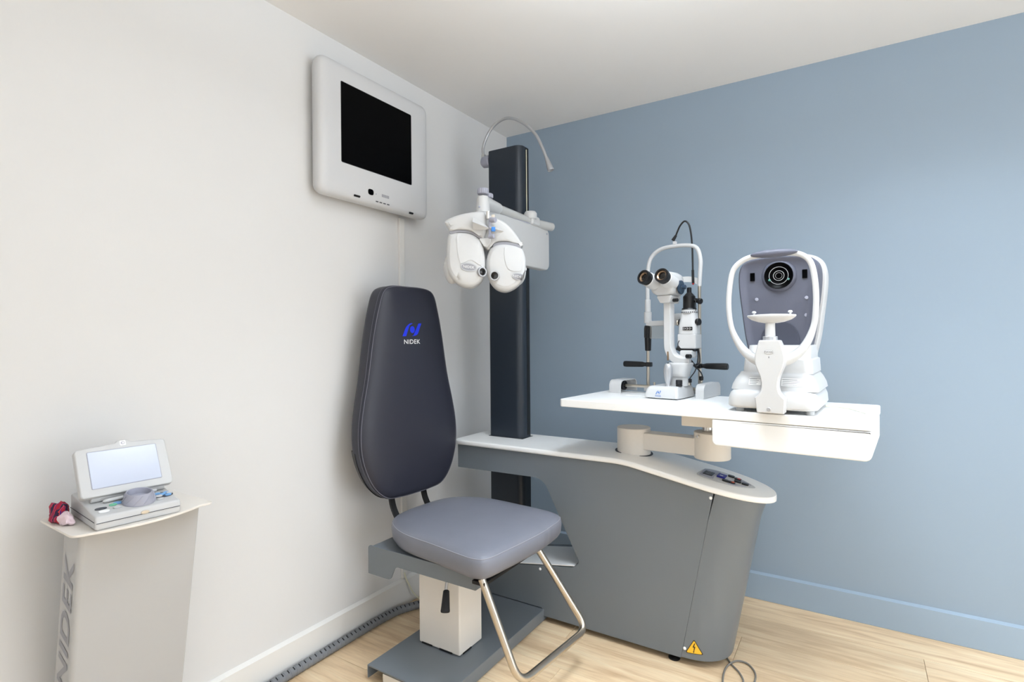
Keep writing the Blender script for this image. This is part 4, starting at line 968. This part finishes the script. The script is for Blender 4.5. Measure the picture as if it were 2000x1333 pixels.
bm = B(); prism(bm, [(p[0], p[1]) for p in superell(.0045, .0035, 2, 20, .003, .125)] , .0046, .0054, 'yz', .0002, SCM); part('badge_ring', bm, M_GREYK, bdg)
bm = B(); prism(bm, [(p[0], p[1]) for p in superell(.003, .002, 2, 20, .0035, .1248)] , .0052, .0058, 'yz', .0002, SCM); part('badge_swirl', bm, M_WHITE, bdg)
bm = B(); prism(bm, fillet([(-.030, .040), (-.01, .066), (.01, .07), (-.004, .09), (-.03, .07), (-.075, .055), (-.08, .045)], .006, 3), -.02, .02, 'xz', .003); part('screen_support', bm, M_GREYP, CO)

# crumpled cloth beside the console
CL = thing('lens_cloth', 'crumpled red and purple patterned cloth lying on the stand beside the console', 'cloth', (.150, -2.1965, KZ + .0005))
def crumple(c, r, seed, n=30, m=16):
    bm = B(); rings = []
    for i in range(m + 1):
        t = math.pi * i / m; s = max(math.sin(t), 1e-3); rg = []
        for j in range(n):
            a = 2 * math.pi * j / n; d = Vector((s * math.cos(a), s * math.sin(a), -math.cos(t)))
            k = 1 + .45 * noise.noise(d * 1.6 + Vector((seed, 0, 0))) + .25 * abs(noise.noise(d * 4 + Vector((0, seed, 0))))
            p = Vector((d.x * r[0], d.y * r[1], d.z * r[2])) * k + Vector(c); p.z = max(p.z, .0004); rg.append(p)
        rings.append(rg)
    loft(bm, rings, True); return bm
part('patterned_side', crumple((-.008, -.008, .02), (.030, .015, .024), 3), M_SWIRL, CL, smooth=50)
part('plain_side', crumple((.030, -.006, .013), (.024, .012, .015), 9), M_PINK, CL, smooth=50, label='pale pink reverse side')
part('patterned_fold', crumple((-.026, .004, .018), (.018, .013, .020), 5), M_SWIRL, CL, smooth=50)

# ------------------------------------------------------------------ cable sleeve, cords on the floor
hp_ = [(.042, -1.89, .0185), (.040, -1.70, .0185), (.038, -1.56, .0185), (.036, -1.42, .0185), (.036, -1.28, .0185), (.036, -1.18, .0185), (.038, -1.08, .0185), (.050, -.98, .0185), (.095, -.885, .0185), (.16, -.81, .0185), (.25, -.75, .0185)]
pth = catmull(hp_, 30); bm = B(); tube(bm, pth, lambda t: .0165, 14, 0)
HO = part('cable_sleeve', bm, M_HOSE); HO['label'] = 'grey spiral cable sleeve lying along the white baseboard'; HO['category'] = 'cable sleeve'
dist = 0
for i in range(1, len(pth)):
    dist += (pth[i] - pth[i - 1]).length
    if dist > .019:
        dist = 0; dirv = (pth[i] - pth[i - 1]).normalized()
        # split rings of the spiral wrap, each with a dark gap
        bm = B(); Mr = aim(pth[i], dirv); lathe(bm, [(.0164, 0), (.0176, .001), (.0176, .0135), (.0164, .0145)], 14, Mr); part('wrap_turn', bm, M_HOSE, HO)
        nn = Vector((.45, -.1, .88)); nn = (nn - dirv * nn.dot(dirv)).normalized(); tt = nn.cross(dirv)
        Mg = Matrix(((tt.x, nn.x, dirv.x, pth[i].x), (tt.y, nn.y, dirv.y, pth[i].y), (tt.z, nn.z, dirv.z, pth[i].z), (0, 0, 0, 1)))
        bm = B(); box(bm, (0, .0168, .0158), (.012, .0024, .0032), 0, 1, Mg); part('wrap_gap', bm, M_HOSED, HO)
bm = B(); tube(bm, [(1.312, -.55, .014), (1.326, -.567, .008), (1.34, -.585, .0045), (1.36, -.613, .0036), (1.392, -.65, .0036), (1.411, -.70, .0036), (1.39, -.76, .0036), (1.36, -.76, .0036), (1.345, -.70, .0036), (1.345, -.632, .0045), (1.368, -.582, .006), (1.405, -.575, .0045), (1.438, -.62, .0036), (1.443, -.69, .0036), (1.42, -.80, .0036), (1.40, -.95, .0036)], .0032, 8, 10)
o = part('power_cord', bm, M_CORD); o['label'] = 'thin grey cord looping on the wooden floor by the desk pedestal'; o['category'] = 'cable'
bm = B(); tube(bm, [(.012, -.905, .15), (.02, -.90, .12), (.028, -.89, .09), (.04, -.87, .045), (.06, -.84, .012), (.12, -.79, .006), (.2, -.74, .006)], .0035, 8, 10)
o = part('signal_cable', bm, M_CORDW); o['label'] = 'cream cable dropping from the wall trunking to the floor behind the chair'; o['category'] = 'cable'
